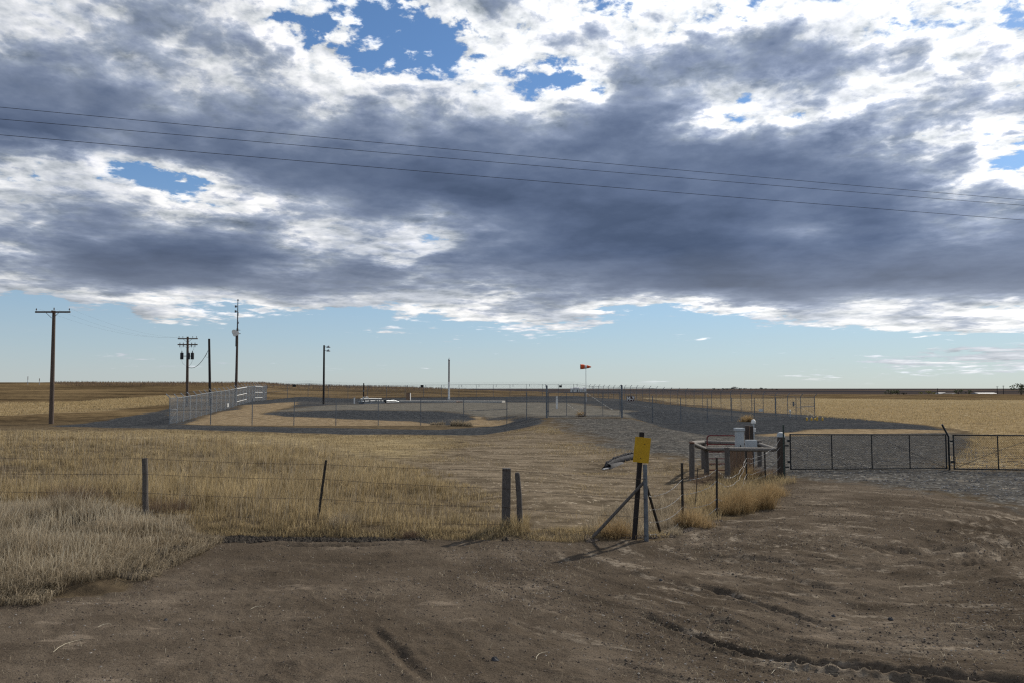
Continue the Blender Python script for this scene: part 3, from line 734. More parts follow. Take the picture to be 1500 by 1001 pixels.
# double swing gate of the compound
def gate_leaf(name, A, B, hgt, z0, label, m, mesh_m, nverts, pitch, r=.03, diag=None, group=None, pad=.02, wire=.002, cat='gate', hinge_at=0):
    A = Vector(A); B = Vector(B); L = (B-A).length; ang = math.atan2(B.y-A.y, B.x-A.x)
    t = thing(name, A, label, cat, group, ang); dzv = (B.z-A.z)
    def P(s, z): return Vector((s, 0, z0+z+dzv*s/L))
    fr = MB(); fr.tube([P(0, 0), P(0, hgt)], r, 8); fr.tube([P(L, 0), P(L, hgt)], r, 8)
    fr.tube([P(r, hgt-r), P(L-r, hgt-r)], r, 8); fr.tube([P(r, r), P(L-r, r)], r, 8); fr.build('frame', m, t, smooth=True)
    for s in nverts: MB().tube([P(s*L, 2*r), P(s*L, hgt-2*r)], r*.8, 8).build('upright', m, t, smooth=True)
    fb = MB(); a = Vector(P(r, 0)); b = Vector(P(L-r, 0)); lattice(fb, a, b, r, hgt-2*r, pitch, wire); fb.build('chain_link_fabric', mesh_m, t)
    for s0, za, s1, zb in (diag or []): MB().tube([P(s0*L, za*hgt)+Vector((0, -.02, 0)), P(s1*L, zb*hgt)+Vector((0, -.02, 0))], r*.35, 5).build('truss_rod', m, t)
    for z in (.22, .8):
        hg = MB(); hg.quadbox((-.05 if hinge_at == 0 else L+.05, 0, z0+z*hgt+(0 if hinge_at == 0 else dzv)), (.10, .05, .08))
        hg.build('hinge', m, t)
    return t
gz = at(801, 60.5); gz2 = at(911, 60.5); gm = at(857, 60.5)
for p_, lb in ((gz, 'left steel post of the compound gate'), (gz2, 'right steel post of the compound gate, beside the M-7 sign')):
    t = thing('gate_post', p_, lb, 'post', 'posts of the compound gate')
    MB().tube([(0, 0, -.2), (0, 0, 2.42)], .075, 10).build('shaft', GALVD, t, smooth=True); MB().lathe([(.08, 2.42), (.07, 2.48), (.01, 2.52)], 10).build('cap', GALVD, t)
gA = gz+Vector((.14, 0, 0)); gB = gm+Vector((-.05, 0, 0)); gC = gm+Vector((.05, 0, 0)); gD = gz2+Vector((-.14, 0, 0))
gate_leaf('chain_link_gate', gA, gB, 1.86, .12, 'left leaf of the grey chain-link gate closing the compound', GALVD, MESHM, [.5], .085, .028, [(0.02, .55, .5, .98), (.5, .50, .98, .06)], 'leaves of the compound gate', wire=.0015)
gate_leaf('chain_link_gate', gC, gD, 1.86, .12, 'right leaf of the grey chain-link gate with a bright truss rod', GALVD, MESHM, [.5], .085, .028, [(.02, .94, .5, .50), (.5, .50, .78, .25)], 'leaves of the compound gate', wire=.0015, hinge_at=1)

# ============================================================ things inside the compound
p, h = at(657.5, 120, 524)
t = thing('vent_stack', p, 'tall slim vent stack with a white lower half standing on the pad', 'stack')
MB().tube([(0, 0, -.1), (0, 0, h*.42)], .15, 12).build('lower_pipe', WHITE, t, smooth=True)
MB().tube([(0, 0, h*.42), (0, 0, h*.93)], .125, 12).build('upper_pipe', mat('stack_grey', (.30, .27, .26), (.22, .20, .19), 3, .6), t, smooth=True)
MB().lathe([(.125, h*.93), (.16, h*.94), (.05, h*.97), (.015, h)], 12).build('cap', GALVD, t)
MB().lathe([(.24, 0), (.24, .05), (.16, .06)], 12).build('flange', GALV, t)
# lamp pole with two arms
p, h = at(474, 101, 506)
t = thing('lamp_pole', p, 'dark wooden pole with two floodlights on short arms', 'lamp pole')
MB().tube([(0, 0, -.2), (-.04, 0, h)], [.14, .11], 10).build('pole', POLEB, t, smooth=True)
for z in (h-.22, h-.70):
    a = MB().tube([(-.05, -.05, z), (.45, -.25, z)], .028, 6).build('lamp_arm', BLACK, t)
    MB().lathe([(.03, .16), (.10, .13), (.13, .05), (.24, -.02), (.26, -.09), (.20, -.11)], 10, (.58, -.3, z)).build('lamp_head', GALVD, a)
# short dark pole, pedestals
p, h = at(532.5, 118, 561.5)
t = thing('short_pole', p, 'short dark wooden pole behind the pale pipe rack', 'pole'); MB().tube([(0, 0, -.1), (0, 0, h)], [.10, .085], 8).build('shaft', POLEB, t); MB().quadbox((0, -.12, h*.55), (.16, .08, .28)).build('junction_box', GALVD, t)
p, h = at(519, 102, 583)
t = thing('marker_post', p, 'white marker post left of the pale pipe rack', 'marker post'); MB().quadbox((0, 0, h/2), (.17, .06, h)).build('panel', WHITE, t, bevel=.01); MB().quadbox((0, 0, h+.02), (.19, .08, .04)).build('cap', GREY, t)
p, h = at(815.7, 84, 581)
t = thing('marker_post', p, 'white marker post behind the left leaf of the compound gate', 'marker post'); MB().quadbox((0, 0, h/2), (.20, .06, h)).build('panel', WHITE, t, bevel=.01); MB().quadbox((0, 0, h+.02), (.22, .08, .04)).build('cap', GREY, t)
p, h = at(598, 115, 576)
t = thing('equipment_box', p, 'upright brown equipment box with a white side on the pad edge', 'equipment box')
MB().quadbox((0, 0, h/2), (.55, .5, h)).build('cabinet', PLANK, t, bevel=.01); MB().quadbox((.30, 0, h/2), (.05, .52, h+.02)).build('side_panel', WHITE, t); MB().quadbox((0, 0, h+.03), (.66, .58, .05)).build('lid', SHEDW, t)
# pale pipe rack
pa = at(528, 101); pb = at(587, 108)
t = thing('pipe_rack', pa, 'low white pipe rack with raised valve lying on the pad', 'pipework', rz=math.atan2(pb.y-pa.y, pb.x-pa.x)); L = (pb-pa).xy.length
MB().quadbox((L*.27, 0, .10), (L*.5, .9, .18)).build('skid', GALVD, t)
for yy_, zz in ((-.3, .32), (.0, .62), (.3, .32)):
    MB().tube([(0.0, yy_, zz), (L*.25, yy_, zz+.04), (L*.5, yy_, zz)], .07, 8).build('pipe', GREY, t, smooth=True)
MB().tube([(.1, 0, .2), (.5, 0, .85), (1.3, 0, .85), (1.7, 0, .62)], .06, 8).build('pipe', GREY, t, smooth=True)
MB().tube([(L*.5, 0, .3), (L*.82, 0, .38), (L*.95, 0, .18)], .06, 8).build('pipe', GALV, t, smooth=True)
MB().tube([(L*.5, .4, .15), (L*.97, .4, .15)], .06, 8).build('pipe', GREY, t, smooth=True)
for x in (.4, 1.4, 2.6, 3.6, 4.6): MB().quadbox((x, 0, .24), (.08, .8, .44)).build('support', BLACK, t)
MB().lathe([(.05, .85), (.05, 1.0), (.18, 1.02), (.18, 1.05)], 8, (.9, 0, 0)).build('valve_wheel', RED, t)
# concrete slab whose bright edge shows
pa = at(585, 112); pb = at(738, 108)
t = thing('concrete_slab', pa, 'long pale concrete slab edging the far side of the pad', 'slab', rz=math.atan2(pb.y-pa.y, pb.x-pa.x)); L = (pb-pa).xy.length
for k in range(3): MB().quadbox((L*(k+.5)/3, 0, .04), (L/3-.03, 1.6, .26)).build('slab_section', CONC, t, bevel=.015)
p = at(675, 109); rb = MB()
for k in range(9): rb.lathe([(.02, 0), (.22, .05), (.17, .18), (.02, .24)], 6, (random.uniform(-.55, .55), random.uniform(-.2, .2), 0))
tag(rb.build('rubble_pile', mat('pinkish_rubble', (.36, .26, .21), (.25, .18, .15), 5, .9), loc=p), 'small heap of pinkish rubble beside the foot of the vent stack', 'rubble')
# windsock
p, h = at(858.5, 108, 535.5)
t = thing('windsock', p, 'orange and white windsock stretched out on a slim white mast', 'windsock')
MB().tube([(0, 0, -.1), (0, 0, h)], [.05, .035], 8).build('mast', WHITE, t, smooth=True)
MB().tube([(0, 0, h), (0, 0, h+.12)], .02, 6).build('mast_tip', BLACK, t)
ring = [(.34, -.72), (.33, -.42), (.29, -.18), (.24, .12), (.18, .38), (.06, .72)]
zz = h-.18
prs = [(ring[0:3], ORANGE), (ring[2:4], WINDW), (ring[3:6], ORANGE)]
for k, (pr, m_) in enumerate(prs):
    MB().tube([(x, 0, zz-.04*max(x, 0)) for r_, x in pr], [r_ for r_, x in pr], 12, caps=False).build('sock_band', m_, t, smooth=True)
MB().tube([(-.74+.0*math.cos(a), .34*math.cos(a), zz+.34*math.sin(a)) for a in [i*math.pi/8 for i in range(17)]], .015, 4).build('hoop', BLACK, t)

# ============================================================ utility poles
def insulator(mb, x, y, z, s=1.0): mb.lathe([(.012*s, 0), (.012*s, .08*s), (.05*s, .09*s), (.055*s, .13*s), (.03*s, .15*s), (.045*s, .17*s), (.02*s, .24*s)], 8, (x, y, z))
p, h = at(75, 65, 455.5)
UP1 = (p, h)
t = thing('utility_pole', p, 'tall wooden utility pole with a single crossarm at the far left', 'utility pole', 'utility poles left of the compound')
MB().tube([(0, 0, -.2), (-.05, 0, h*.5), (-.10, 0, h)], [.19, .16, .125], 12).build('pole', POLEW, t, smooth=True)
a = MB().quadbox((-.10, -.17, h-.12), (2.86, .10, .13)).build('crossarm', POLEW, t, bevel=.006)
for x in (-1.45, 1.25): i_ = MB(); insulator(i_, x, -.17, h-.055, 1.0); i_.build('insulator', PORC, a)
i_ = MB(); insulator(i_, -.10, 0, h, 1.1); i_.build('insulator', PORC, t)
for s in (-1, 1): MB().tube([(-.10+s*.55, -.23, h-.16), (-.10+s*.06, -.20, h-.62)], .022, 4).build('arm_brace', GALVD, t)
MB().quadbox((-.10, -.24, h-.1), (.14, .06, .2)).build('bracket', RUST, t)
# transformer pole
p, h = at(274, 100, 493.5)
UP2 = (p, h)
t = thing('utility_pole', p, 'utility pole with two crossarms and three dark transformers', 'utility pole', 'utility poles left of the compound')
MB().tube([(0, 0, -.2), (-.14, 0, h)], [.19, .13], 12).build('pole', POLEW, t, smooth=True)
for z in (h-.26, h-1.0):
    a = MB().quadbox((-.05, -.18, z), (2.5, .10, .14)).build('crossarm', POLEW, t, bevel=.006)
    for x in (-1.1, -.62, .62, 1.1):
        i_ = MB()
        if z < h-.5: i_.lathe([(.02, .26), (.05, .2), (.05, -.30), (.02, -.36)], 7, (x*.86-.05, -.24, z))
        else: insulator(i_, x-.05, -.18, z+.07)
        i_.build('insulator', PORC, a)
    for s in (-1, 1): MB().tube([(-.05+s*.55, -.24, z-.05), (-.05+s*.06, -.22, z-.45)], .022, 4).build('arm_brace', GALVD, t)
for x, y in ((-.66, -.3), (.20, -.42), (.66, -.3)):
    c = MB().lathe([(.17, -.42), (.20, -.40), (.20, .36), (.17, .42), (.04, .45)], 12, (x-.03, y, h-2.45)).build('transformer', BLACK, t, smooth=True)
    MB().lathe([(.03, .44), (.055, .5), (.055, .58), (.03, .66)], 7, (x-.03, y, h-2.45)).build('bushing', PORC, c)
MB().quadbox((0, -.28, h-2.45), (1.3, .06, .08)).build('transformer_bracket', GALVD, t)
for x in (-.66, .66):
    MB().tube([(x-.03, -.3, h-1.8), (x*1.25, -.35, h-1.55), (x*1.1, -.3, h-1.15)], .012, 4).build('jumper_lead', CABLE, t)
    MB().tube([(x, -.35, h-2.9), (x*.9, -.35, h-3.3), (x*.3, -.25, h-3.7), (0, -.2, h-3.75)], .014, 4).build('jumper_lead', CABLE, t)
# bare pole with a service loop
p2, h2 = at(308, 100, 496.5)
UP3 = (p2, h2)
t = thing('utility_pole', p2, 'bare tarred pole with no crossarm right of the transformer pole', 'utility pole', 'utility poles left of the compound')
MB().tube([(0, 0, -.2), (-.34, 0, h2)], [.17, .13], 10).build('pole', POLEB, t, smooth=True)
MB().tube([(-.5, -.1, h2-1.55), (-.28, -.1, h2-1.5)], .03, 5).build('bracket', GALVD, t)
MB().tube([(-.45, -.1, h2-1.6), (-.6, -.1, h2-2.0), (-.75, -.1, h2-2.25), (-.5, -.1, h2-2.35), (-.2, -.1, h2-2.2)], .016, 4).build('cable_loop', CABLE, t)
sv_ = MB(); sv_.tube(bez(p+Vector((.1, -.2, h-3.85)), p2+Vector((-.45, -.1, h2-1.6)), .75, 14), .032, 5)
tag(sv_.build('service_cable', CABLE), 'thick drooping cable from the transformer pole to the bare pole', 'cable')
# antenna pole
p, h = at(345.5, 112, 439.5)
t = thing('antenna_pole', p, 'tallest wooden pole carrying antennas and a pale dish cluster', 'antenna pole')
MB().tube([(0, 0, -.2), (0, 0, h*.6), (0, 0, h*.72)], [.20, .15, .13], 12).build('pole', POLEW, t, smooth=True)
MB().tube([(0, 0, h*.70), (-.02, 0, h)], [.10, .05], 8).build('mast', GALVD, t)
for z, r_ in ((h-.95, .10), (h-1.65, .11)):
    MB().tube([(0, 0, z), (-.2, -.1, z)], .03, 5).build('antenna_arm', GALVD, t)
    MB().quadbox((-.27, -.1, z), (.22, .22, .30)).build('antenna', GALVD, t, bevel=.02)
MB().quadbox((.06, -.1, h-2.0), (.12, .14, .5)).build('antenna', BLACK, t); MB().quadbox((.10, -.1, h-3.25), (.18, .16, .28)).build('antenna', GALVD, t)
MB().tube([(-.02, 0, h-.1), (-.02, 0, h+.05)], .12, 8).build('mast_tip', GALVD, t)
for q_ in ((-.36, -.2, h-4.55, .30), (.06, -.3, h-4.75, .36), (-.16, -.35, h-4.95, .28)):
    MB().tube([(q_[0], q_[1], q_[2]), (q_[0], q_[1]-.10, q_[2]), (q_[0], q_[1]-.22, q_[2])], [.08, q_[3]*.8, q_[3]], 12).build('dish', WHITE, t, smooth=True)
MB().quadbox((-.08, -.1, h-4.8), (1.15, .08, .10)).build('dish_frame', GALVD, t); MB().quadbox((-.02, -.15, h-4.3), (.9, .3, .06)).build('dish_frame', GALVD, t)
MB().tube([(-.12, -.2, h-5.0), (-.12, -.2, h-6.6)], .06, 6).build('conduit', GALVD, t)
MB().tube([(-.05, -.17, h-6.6), (-.14, -.2, .4)], .03, 5).build('conduit', GALVD, t)
# thin spans from the left pole to the transformer pole, and three lines overhead
a0 = UP1[0]; b0 = UP2[0]
for k, (xa, xb, lb) in enumerate(((-1.2, -1.1, 'thin wire from the left end of the lone crossarm to the transformer pole'), (.17, -.6, 'thin wire from the top of the lone-crossarm pole to the transformer pole'), (1.4, 1.1, 'thin wire from the right end of the lone crossarm to the transformer pole'))):
    w_ = MB().tube(bez(a0+Vector((xa, -.17, UP1[1]+.12)), b0+Vector((xb, -.18, UP2[1]-.05)), .8, 20), .0035, 3)
    tag(w_.build('power_line', CABLE), lb, 'wire', 'thin spans between the left poles')
for (yl, yr, hz, lb) in ((157, 293, 8.7, 'uppermost of the three overhead wires crossing the sky'), (174.5, 301, 8.35, 'middle one of the three overhead wires crossing the sky'), (197.5, 322.5, 7.6, 'lowest of the three overhead wires crossing the sky')):
    A = ray(0, yl); B = ray(1500, yr); kA = (hz-EYE)/A[2]; kB = (hz-.1-EYE)/B[2]
    A = Vector((A[0]*kA, A[1]*kA, hz)); B = Vector((B[0]*kB, B[1]*kB, hz-.1)); d = (B-A)
    pts = [A+d*(i/30) for i in range(-36, 67)]
    for q_ in pts:
        tt = ((q_-A).dot(d))/d.length_squared; q_.z += .10*(tt-0)*(tt-1)*1.0*4*.35
    tag(MB().tube(pts, .0055, 4).build('power_line', CABLE), lb, 'wire', 'overhead wires')

# ============================================================ barbed wire fence in front
def barbed(pts, sag, m, parent, name='wire_strand', r=.0028, barb=.13, origin=Vector((0, 0, 0)), loops=0):
    mb = MB(); rnd = random.Random(int(pts[0][0]*97)+len(pts))
    for a, b in zip(pts[:-1], pts[1:]):
        L = (Vector(b)-Vector(a)).length; n = max(4, int(L/.5)); c = bez(Vector(a)-origin, Vector(b)-origin, sag*L, n)
        c = [c[0]]+[q+Vector((rnd.uniform(-1, 1), rnd.uniform(-1, 1), rnd.uniform(-1, 1)))*(.004+loops) for q in c[1:-1]]+[c[-1]]
        mb.tube(c, r, 4)
        k = int(L/barb)
        for i in range(k):
            t = (i+.5)/k*(len(c)-1); j = int(t); q = c[j].lerp(c[j+1], t-j); u = Vector((rnd.uniform(-.3, .3), rnd.uniform(-1, 1), rnd.uniform(-1, 1))).normalized()*.02
            mb.tube([q-u, q+u], r*.8, 3)
    return mb.build(name, m, parent)
def tpost_mesh(h, name='post'):
    mb = MB(); mb.quadbox((0, -.012, h/2-.1), (.048, .007, h+.2)); mb.quadbox((0, .010, h/2-.1), (.007, .038, h+.2))
    z = .12
    while z < h-.05: mb.quadbox((0, -.020, z), (.014, .012, .018)); z += .075
    return mb
F0 = at(-260, 17.6); FA = at(214, 16.6); FT = at(465, 16.0); FW = at(741, 15.35); FW2 = at(760.5, 15.3); FC = at(947, 14.55)
t0 = thing('barbed_wire_fence', FT, 'old barbed wire fence along the edge of the yard with mixed posts', 'fence')
def rel(p): return Vector(p)-Vector(FT)
def add_post(mb, p, name, m, **k):
    o = mb.build(name, m, t0, **k); o.location = rel(p); return o
hA = top_h(FA, 671.5); o = add_post(curved_post(hA, .062, .055, 10, 5, .006, 3, (-.06, 0)), FA, 'post', WOODG); o['label'] = 'round grey wooden post leaning slightly left in the tall grass'
hF0 = 1.25; add_post(curved_post(hF0, .055, .05, 10, 5, .006, 4), F0, 'post', WOODG)
hT = top_h(FT, 674); lean = (476-465)/FPX*16
o = add_post(tpost_mesh(hT), FT, 'post', TPOST); o.rotation_euler = (0, math.atan(lean/hT), .2); o['label'] = 'leaning black steel post'
hW = top_h(FW, 686); o = add_post(MB().quadbox((0, 0, hW/2-.1), (.155, .14, hW+.2)), FW, 'post', WOODG, bevel=.012); o.rotation_euler = (0, .012, .1); o['label'] = 'thick square weathered wooden post'
hW2 = top_h(FW2, 692.5); o = add_post(MB().tube([(.02, 0, -.15), (.0, 0, .6), (-.035, 0, hW2-.03), (-.035, 0, hW2)], [.062, .056, .05, .035], 9), FW2, 'post', WOODG); o['label'] = 'thinner rounded wooden post beside the square one'
hC = top_h(FC, 681); o = add_post(MB().tube([(.0, 0, -.15), (-.012, 0, hC)], [.042, .038], 10), FC, 'post', GALVD); o['label'] = 'grey steel corner post behind the yellow sign'
bl = G(862, 790); br_ = G(969, 783)
bA = rel(FC)+Vector((-.02, .02, top_h(FC, 706))); MB().tube([rel(bl)+Vector((0, 0, -.05)), bA], [.032, .028], 8).build('brace', WOODG, t0)
bB = rel(FC)+Vector((.02, .02, top_h(FC, 714))); MB().tube([rel(br_)+Vector((0, 0, -.05)), bB], [.028, .024], 8).build('brace', TPOST, t0)
hs = [(1.20, 1.22, 1.15, 1.12, 1.11), (.88, .90, .86, .77, .76), (.50, .52, .47, .42, .43), (.12, .12, .07, .10, .11)]
for k, hh in enumerate(hs):
    P = [rel(F0)+Vector((0, -.07, hh[0]+.06)), rel(FA)+Vector((-.05, -.07, hh[0])), rel(FT)+Vector((lean*hh[2]/hT, -.03, hh[2])), rel(FW)+Vector((0, -.085, hh[3])), rel(FC)+Vector((0, -.06, hh[4]))]
    barbed(P, .006, WIRE, t0, r=.0036)
# side run with thin steel posts and loose bright wire, up to the gate post
S1 = at(1000, 16.4); S2 = at(1050, 17.4); S3 = at(1094, 23.3); S4 = at(1121, 23.9); GP = at(1145, 24.6); S5 = at(1149, 24.3); S0 = at(1023, 18.6)
t1 = thing('barbed_wire_fence', S2, 'slack barbed wire run with thin steel posts between yellow sign and driveway gate', 'fence')
def rel1_(p): return Vector(p)-Vector(S2)
SP_ = []
for p_, py, m_ in ((S1, 678.5, TPOST), (S2, 671, TPOST), (S3, 660.5, TPOST), (S4, 661.5, TPOST), (S5, 623, TGREEN)):
    hh = top_h(p_, py); o = tpost_mesh(hh).build('post', m_, t1); o.location = rel1_(p_); o.rotation_euler = (random.uniform(-.02, .02), random.uniform(-.02, .02), random.uniform(-.6, .6)); SP_.append((p_, hh))
hh = top_h(S0, 686); MB().tube([(-.08, 0, -.05), (.0, 0, hh)], .010, 5).build('stay', TPOST, t1, loc=rel1_(S0))
gh = 1.38
for k, (f0, f1, f2, f3, f4) in enumerate(((.80, .92, 1.02, .75, 1.22), (.56, .62, .78, .62, .98), (.34, .36, .40, .30, .70), (.12, .12, .2, .12, .38))):
    P = [rel1_(FC)+Vector((.05, 0, f0)), rel1_(S1)+Vector((0, -.03, f1)), rel1_(S2)+Vector((0, -.03, f2)), rel1_(S3)+Vector((0, -.03, f3)), rel1_(S4)+Vector((0, -.03, f3+.06)), rel1_(GP)+Vector((-.05, -.12, f4))]
    barbed(P, .055, WIRES, t1, r=.0036, loops=.018)
# big gate post with cap
t = thing('gate_post', GP, 'thick round wooden gate post with a pale domed top at the left driveway gate', 'post')
MB().tube([(0, 0, -.2), (0, 0, .6), (.01, 0, gh-.12)], [.125, .118, .115], 14).build('shaft', WOODD, t, smooth=True)
MB().lathe([(.122, gh-.12), (.118, gh-.05), (.085, gh+.01), (.02, gh+.03)], 14).build('cap', GREY, t, smooth=True)
for z in (.35, 1.0): MB().quadbox((.16, -.03, z), (.12, .05, .05)).build('hinge', BLACK, t)
# yellow sign on its own leaning post
SB = G(929, 792); hS = top_h(SB, 633); ln = (942-929)/FPX*SB.y
t = thing('yellow_sign', SB, 'blank yellow sign plate bolted near the top of a leaning black post', 'sign')
MB().quadbox((0, 0, hS/2-.1), (.085, .05, hS+.2)).build('post', POLEB, t, bevel=.006).rotation_euler = (0, math.atan(ln/hS), .1)
pl = MB().quadbox((0, 0, 0), (.30, .006, .46)).build('plate', YEL, t, bevel=.001); zc_ = top_h(SB, 659.5); pl.location = ((941-929)/FPX*SB.y, -.04, zc_); pl.rotation_euler = (0, R(6.5), R(5)); pl.scale = (.98, 1, 1)
for dzz in (.13, -.13):
    b_ = MB().tube([(0, -.009, dzz), (0, .012, dzz)], .008, 8).build('bolt', TPOST, pl)
    b_.location = (.04 if dzz > 0 else -.01, 0, -.02)

# ============================================================ timber corral around the utility pedestals
CW = .075
cl = G(1014, 704); cb = at(1035, 25.9); cf = G(1066, 705); ce = GP+Vector((-.14, .05, 0))
t = thing('timber_corral', cf, 'low corral of weathered round rails guarding the grey utility boxes', 'corral')
def rc(p): return Vector(p)-Vector(cf)
cfr = at(1099, 24.9); cbr = at(1113, 28.5); cbl = at(1031, 28.4)
RH = 1.02
for p_, tp in ((cl, 651), (cb, 660), (cf, 656), (cfr, 661), (cbl, 646), (cbr, 652)):
    hh = top_h(p_, tp); curved_post(min(max(hh, .9), 1.15), .085, .08, 10, 4, .006, int(tp), (0, 0)).build('post', WOODG if p_ is not cfr else PLANK, t, loc=rc(p_))
def zt(p, py): return rc(p)+Vector((0, 0, top_h(p, py)))
A1, A2, A3, A4 = zt(cl, 650), zt(cb, 658.5), zt(cf, 658.5), rc(ce)+Vector((0, 0, top_h(ce, 659)))
for a, b in ((A1, A2), (A2+Vector((.0, -.02, 0)), A3), (A3+Vector((.02, 0, .0)), A4), (A1, zt(cbl, 648)), (zt(cbl, 648), zt(cbr, 651)), (zt(cbr, 651), A4)):
    MB().tube([a, (a+b)/2+Vector((0, 0, random.uniform(-.01, .01))), b], [.062, .066, .058], 10).build('rail', RAILG, t, smooth=True)
MB().lathe([(.09, 0), (.085, .04), (.02, .06)], 10, tuple(A1)).build('rail_end', RUST, t)
# red tube gate panel
ra = at(1036.5, 26.4); rb_ = at(1078.5, 26.4)
t = thing('tube_gate', ra, 'small dark red tubular gate with rounded top corners standing inside the corral', 'gate'); L = (rb_-ra).x
zb, ztop = top_h(ra, 690), top_h(ra, 638.5); rr_ = .10
arc = lambda cx, cz, a0, a1: [(cx+rr_*math.cos(R(a)), 0, cz+rr_*math.sin(R(a))) for a in np.linspace(a0, a1, 6)]
MB().tube([(0, 0, zb), (0, 0, ztop-rr_)]+arc(rr_, ztop-rr_, 180, 90)[1:]+arc(L-rr_, ztop-rr_, 90, 0)+[(L, 0, zb)], .022, 8).build('frame', RED, t, smooth=True)
for py in (651.5, 662.5, 672.5, 680, 689): MB().tube([(0, 0, top_h(ra, py)), (L, 0, top_h(ra, py))], .018, 8).build('rail', RED, t)
# utility boxes
p = at(1084, 25.7); h = top_h(p, 628)
t = thing('utility_pedestal', p, 'tall light grey utility pedestal with an overhanging cap', 'utility box')
MB().quadbox((0, 0, h/2), (.24, .22, h)).build('housing', GREY, t, bevel=.012); MB().quadbox((0, 0, h-.04), (.30, .28, .10)).build('cap', GREY, t, bevel=.015); MB().quadbox((0, -.116, h*.62), (.02, .012, .08)).build('latch', BLACK, t)
p = at(1098.5, 25.9); h = top_h(p, 624)
t = thing('timber_post', p, 'squared dark brown timber post standing between the grey utility boxes', 'post')
MB().quadbox((-.07, 0, h/2), (.10, .16, h)).build('board', WOODD, t, bevel=.006); MB().quadbox((.06, .01, h/2-.01), (.12, .14, h)).build('board', WOODD, t, bevel=.006)
MB().quadbox((-.012, -.02, h-.25), (.025, .1, .5)).build('conduit', PLANK, t)
p = at(1101, 25.1); zlo, zhi = top_h(p, 656), top_h(p, 645)
t = thing('meter_box', p, 'small square light grey box mounted in front of the brown post', 'utility box')
MB().quadbox((0, 0, (zlo+zhi)/2), (.34, .18, zhi-zlo)).build('box', GREY, t, bevel=.01); MB().quadbox((0, -.094, (zlo+zhi)/2), (.28, .008, (zhi-zlo)*.8)).build('door', GREY, t, bevel=.003); MB().tube([(0, 0, 0), (0, 0, zlo)], .03, 8).build('conduit', GALV, t)
p = at(1105, 26.3); zt_ = top_h(p, 617.5)
t = thing('vent_pipe', p, 'thin grey standpipe with a white mushroom cap behind the brown post', 'pipe')
MB().tube([(0, 0, 0), (0, 0, zt_)], .028, 8).build('pipe', GALV, t); MB().lathe([(.07, -.05), (.075, .0), (.06, .05), (.02, .08)], 12, (0, 0, zt_-.02)).build('cap', WHITE, t, smooth=True); MB().lathe([(.04, 0), (.045, .10), (.03, .12)], 10, (.02, -.02, top_h(p, 633))).build('fitting', WHITE, t)
p = at(1083, 25.4)
t = thing('plank_backing', p, 'rough brown plank panel under the grey pedestal behind the front rail', 'plank panel'); hp = top_h(p, 661)
for k in range(4): MB().quadbox((-.27+.13*k, 0, hp/2), (.122, .03, hp-.02*(k % 2))).build('plank', PLANK, t, bevel=.004)

# ============================================================ black driveway gates
gl = at(1158.5, 26.6); gr_ = at(1387, 27.4)
gl.z -= .0
gate_leaf('driveway_gate', gl, gr_, 1.19, .05, 'long black chain-link driveway gate left of the bent-top post', BLACK, BLACK, [.26, .515, .76], .058, .024, [(0.0, .80, .515, .02), (.515, .97, 1.0, .03)], 'black driveway gates', wire=.0032)
g2 = at(1398, 27.2); g3 = at(1618, 26.6)
gate_leaf('driveway_gate', g2, g3, 1.19, .05, 'black chain-link driveway gate right of the bent-top post', BLACK, BLACK, [.30, .6], .058, .024, [(0.0, .03, .30, .55), (.30, .55, .6, .97)], 'black driveway gates', wire=.0032, hinge_at=0)
p = at(1391, 27.5); h = top_h(p, 640)
t = thing('gate_post', p, 'slender black steel gate post with a bent top leaning left', 'post')
MB().tube([(0, 0, -.2), (0, 0, h), (-.06, 0, h+.12), (-.22, -.02, top_h(p, 622))], .032, 8).build('shaft', BLACK, t, smooth=True); MB().tube([(0, 0, h*.80), (.16, -.02, h*.80)], .02, 6).build('latch', BLACK, t)
MB().tube([(0.05, -.03, h*.5), (.2, -.05, h*.38), (.12, -.05, h*.05)], .008, 4).build('chain', BLACK, t)

# ============================================================ yellow bollards
for k, (px, lb) in enumerate(((1182, 'leftmost of the five yellow bollards at the fence corner'), (1188.8, 'second yellow bollard from the left at the fence corner'), (1193.8, 'middle yellow bollard of five, partly behind its right neighbour'), (1197, 'tallest yellow bollard, fourth from the left at the fence corner'), (1204.8, 'rightmost of the five yellow bollards, standing apart'))):
    Y = (73.5, 73.8, 75.5, 73.2, 73.6)[k]; p = at(px, Y); h = top_h(p, (612.8, 613, 613.5, 611.5, 612.8)[k])
    t = thing('bollard', p, lb, 'bollard', 'yellow bollards'); MB().tube([(0, 0, -.1), (0, 0, h)], .085, 10).build('pipe', YELB, t, smooth=True); MB().lathe([(.085, h), (.075, h+.03), (.01, h+.05)], 10).build('cap', YELB, t)
# small white cap near the corner
p = at(1157.5, 82); t = thing('valve_marker', p, 'tiny white capped pipe just inside the right fence corner', 'pipe'); MB().tube([(0, 0, 0), (0, 0, .55)], .05, 8).build('pipe', GALV, t); MB().lathe([(.1, .55), (.1, .75), (.02, .8)], 8).build('cap', WHITE, t)
# marker stakes on the left ridge
for px, py0, lb in ((40.5, 551.5, 'taller of two reddish stakes on the left skyline'), (57.5, 554.5, 'shorter of two reddish stakes on the left skyline')):
    p = at(px, 300); h = top_h(p, py0); t = thing('marker_stake', p, lb, 'stake', 'stakes on the left skyline'); MB().tube([(0, 0, -.2), (0, 0, h*.6)], .10, 6).build('lower_tube', GALV, t); MB().tube([(0, 0, h*.6), (0, 0, h)], .11, 6).build('upper_tube', RUST, t)

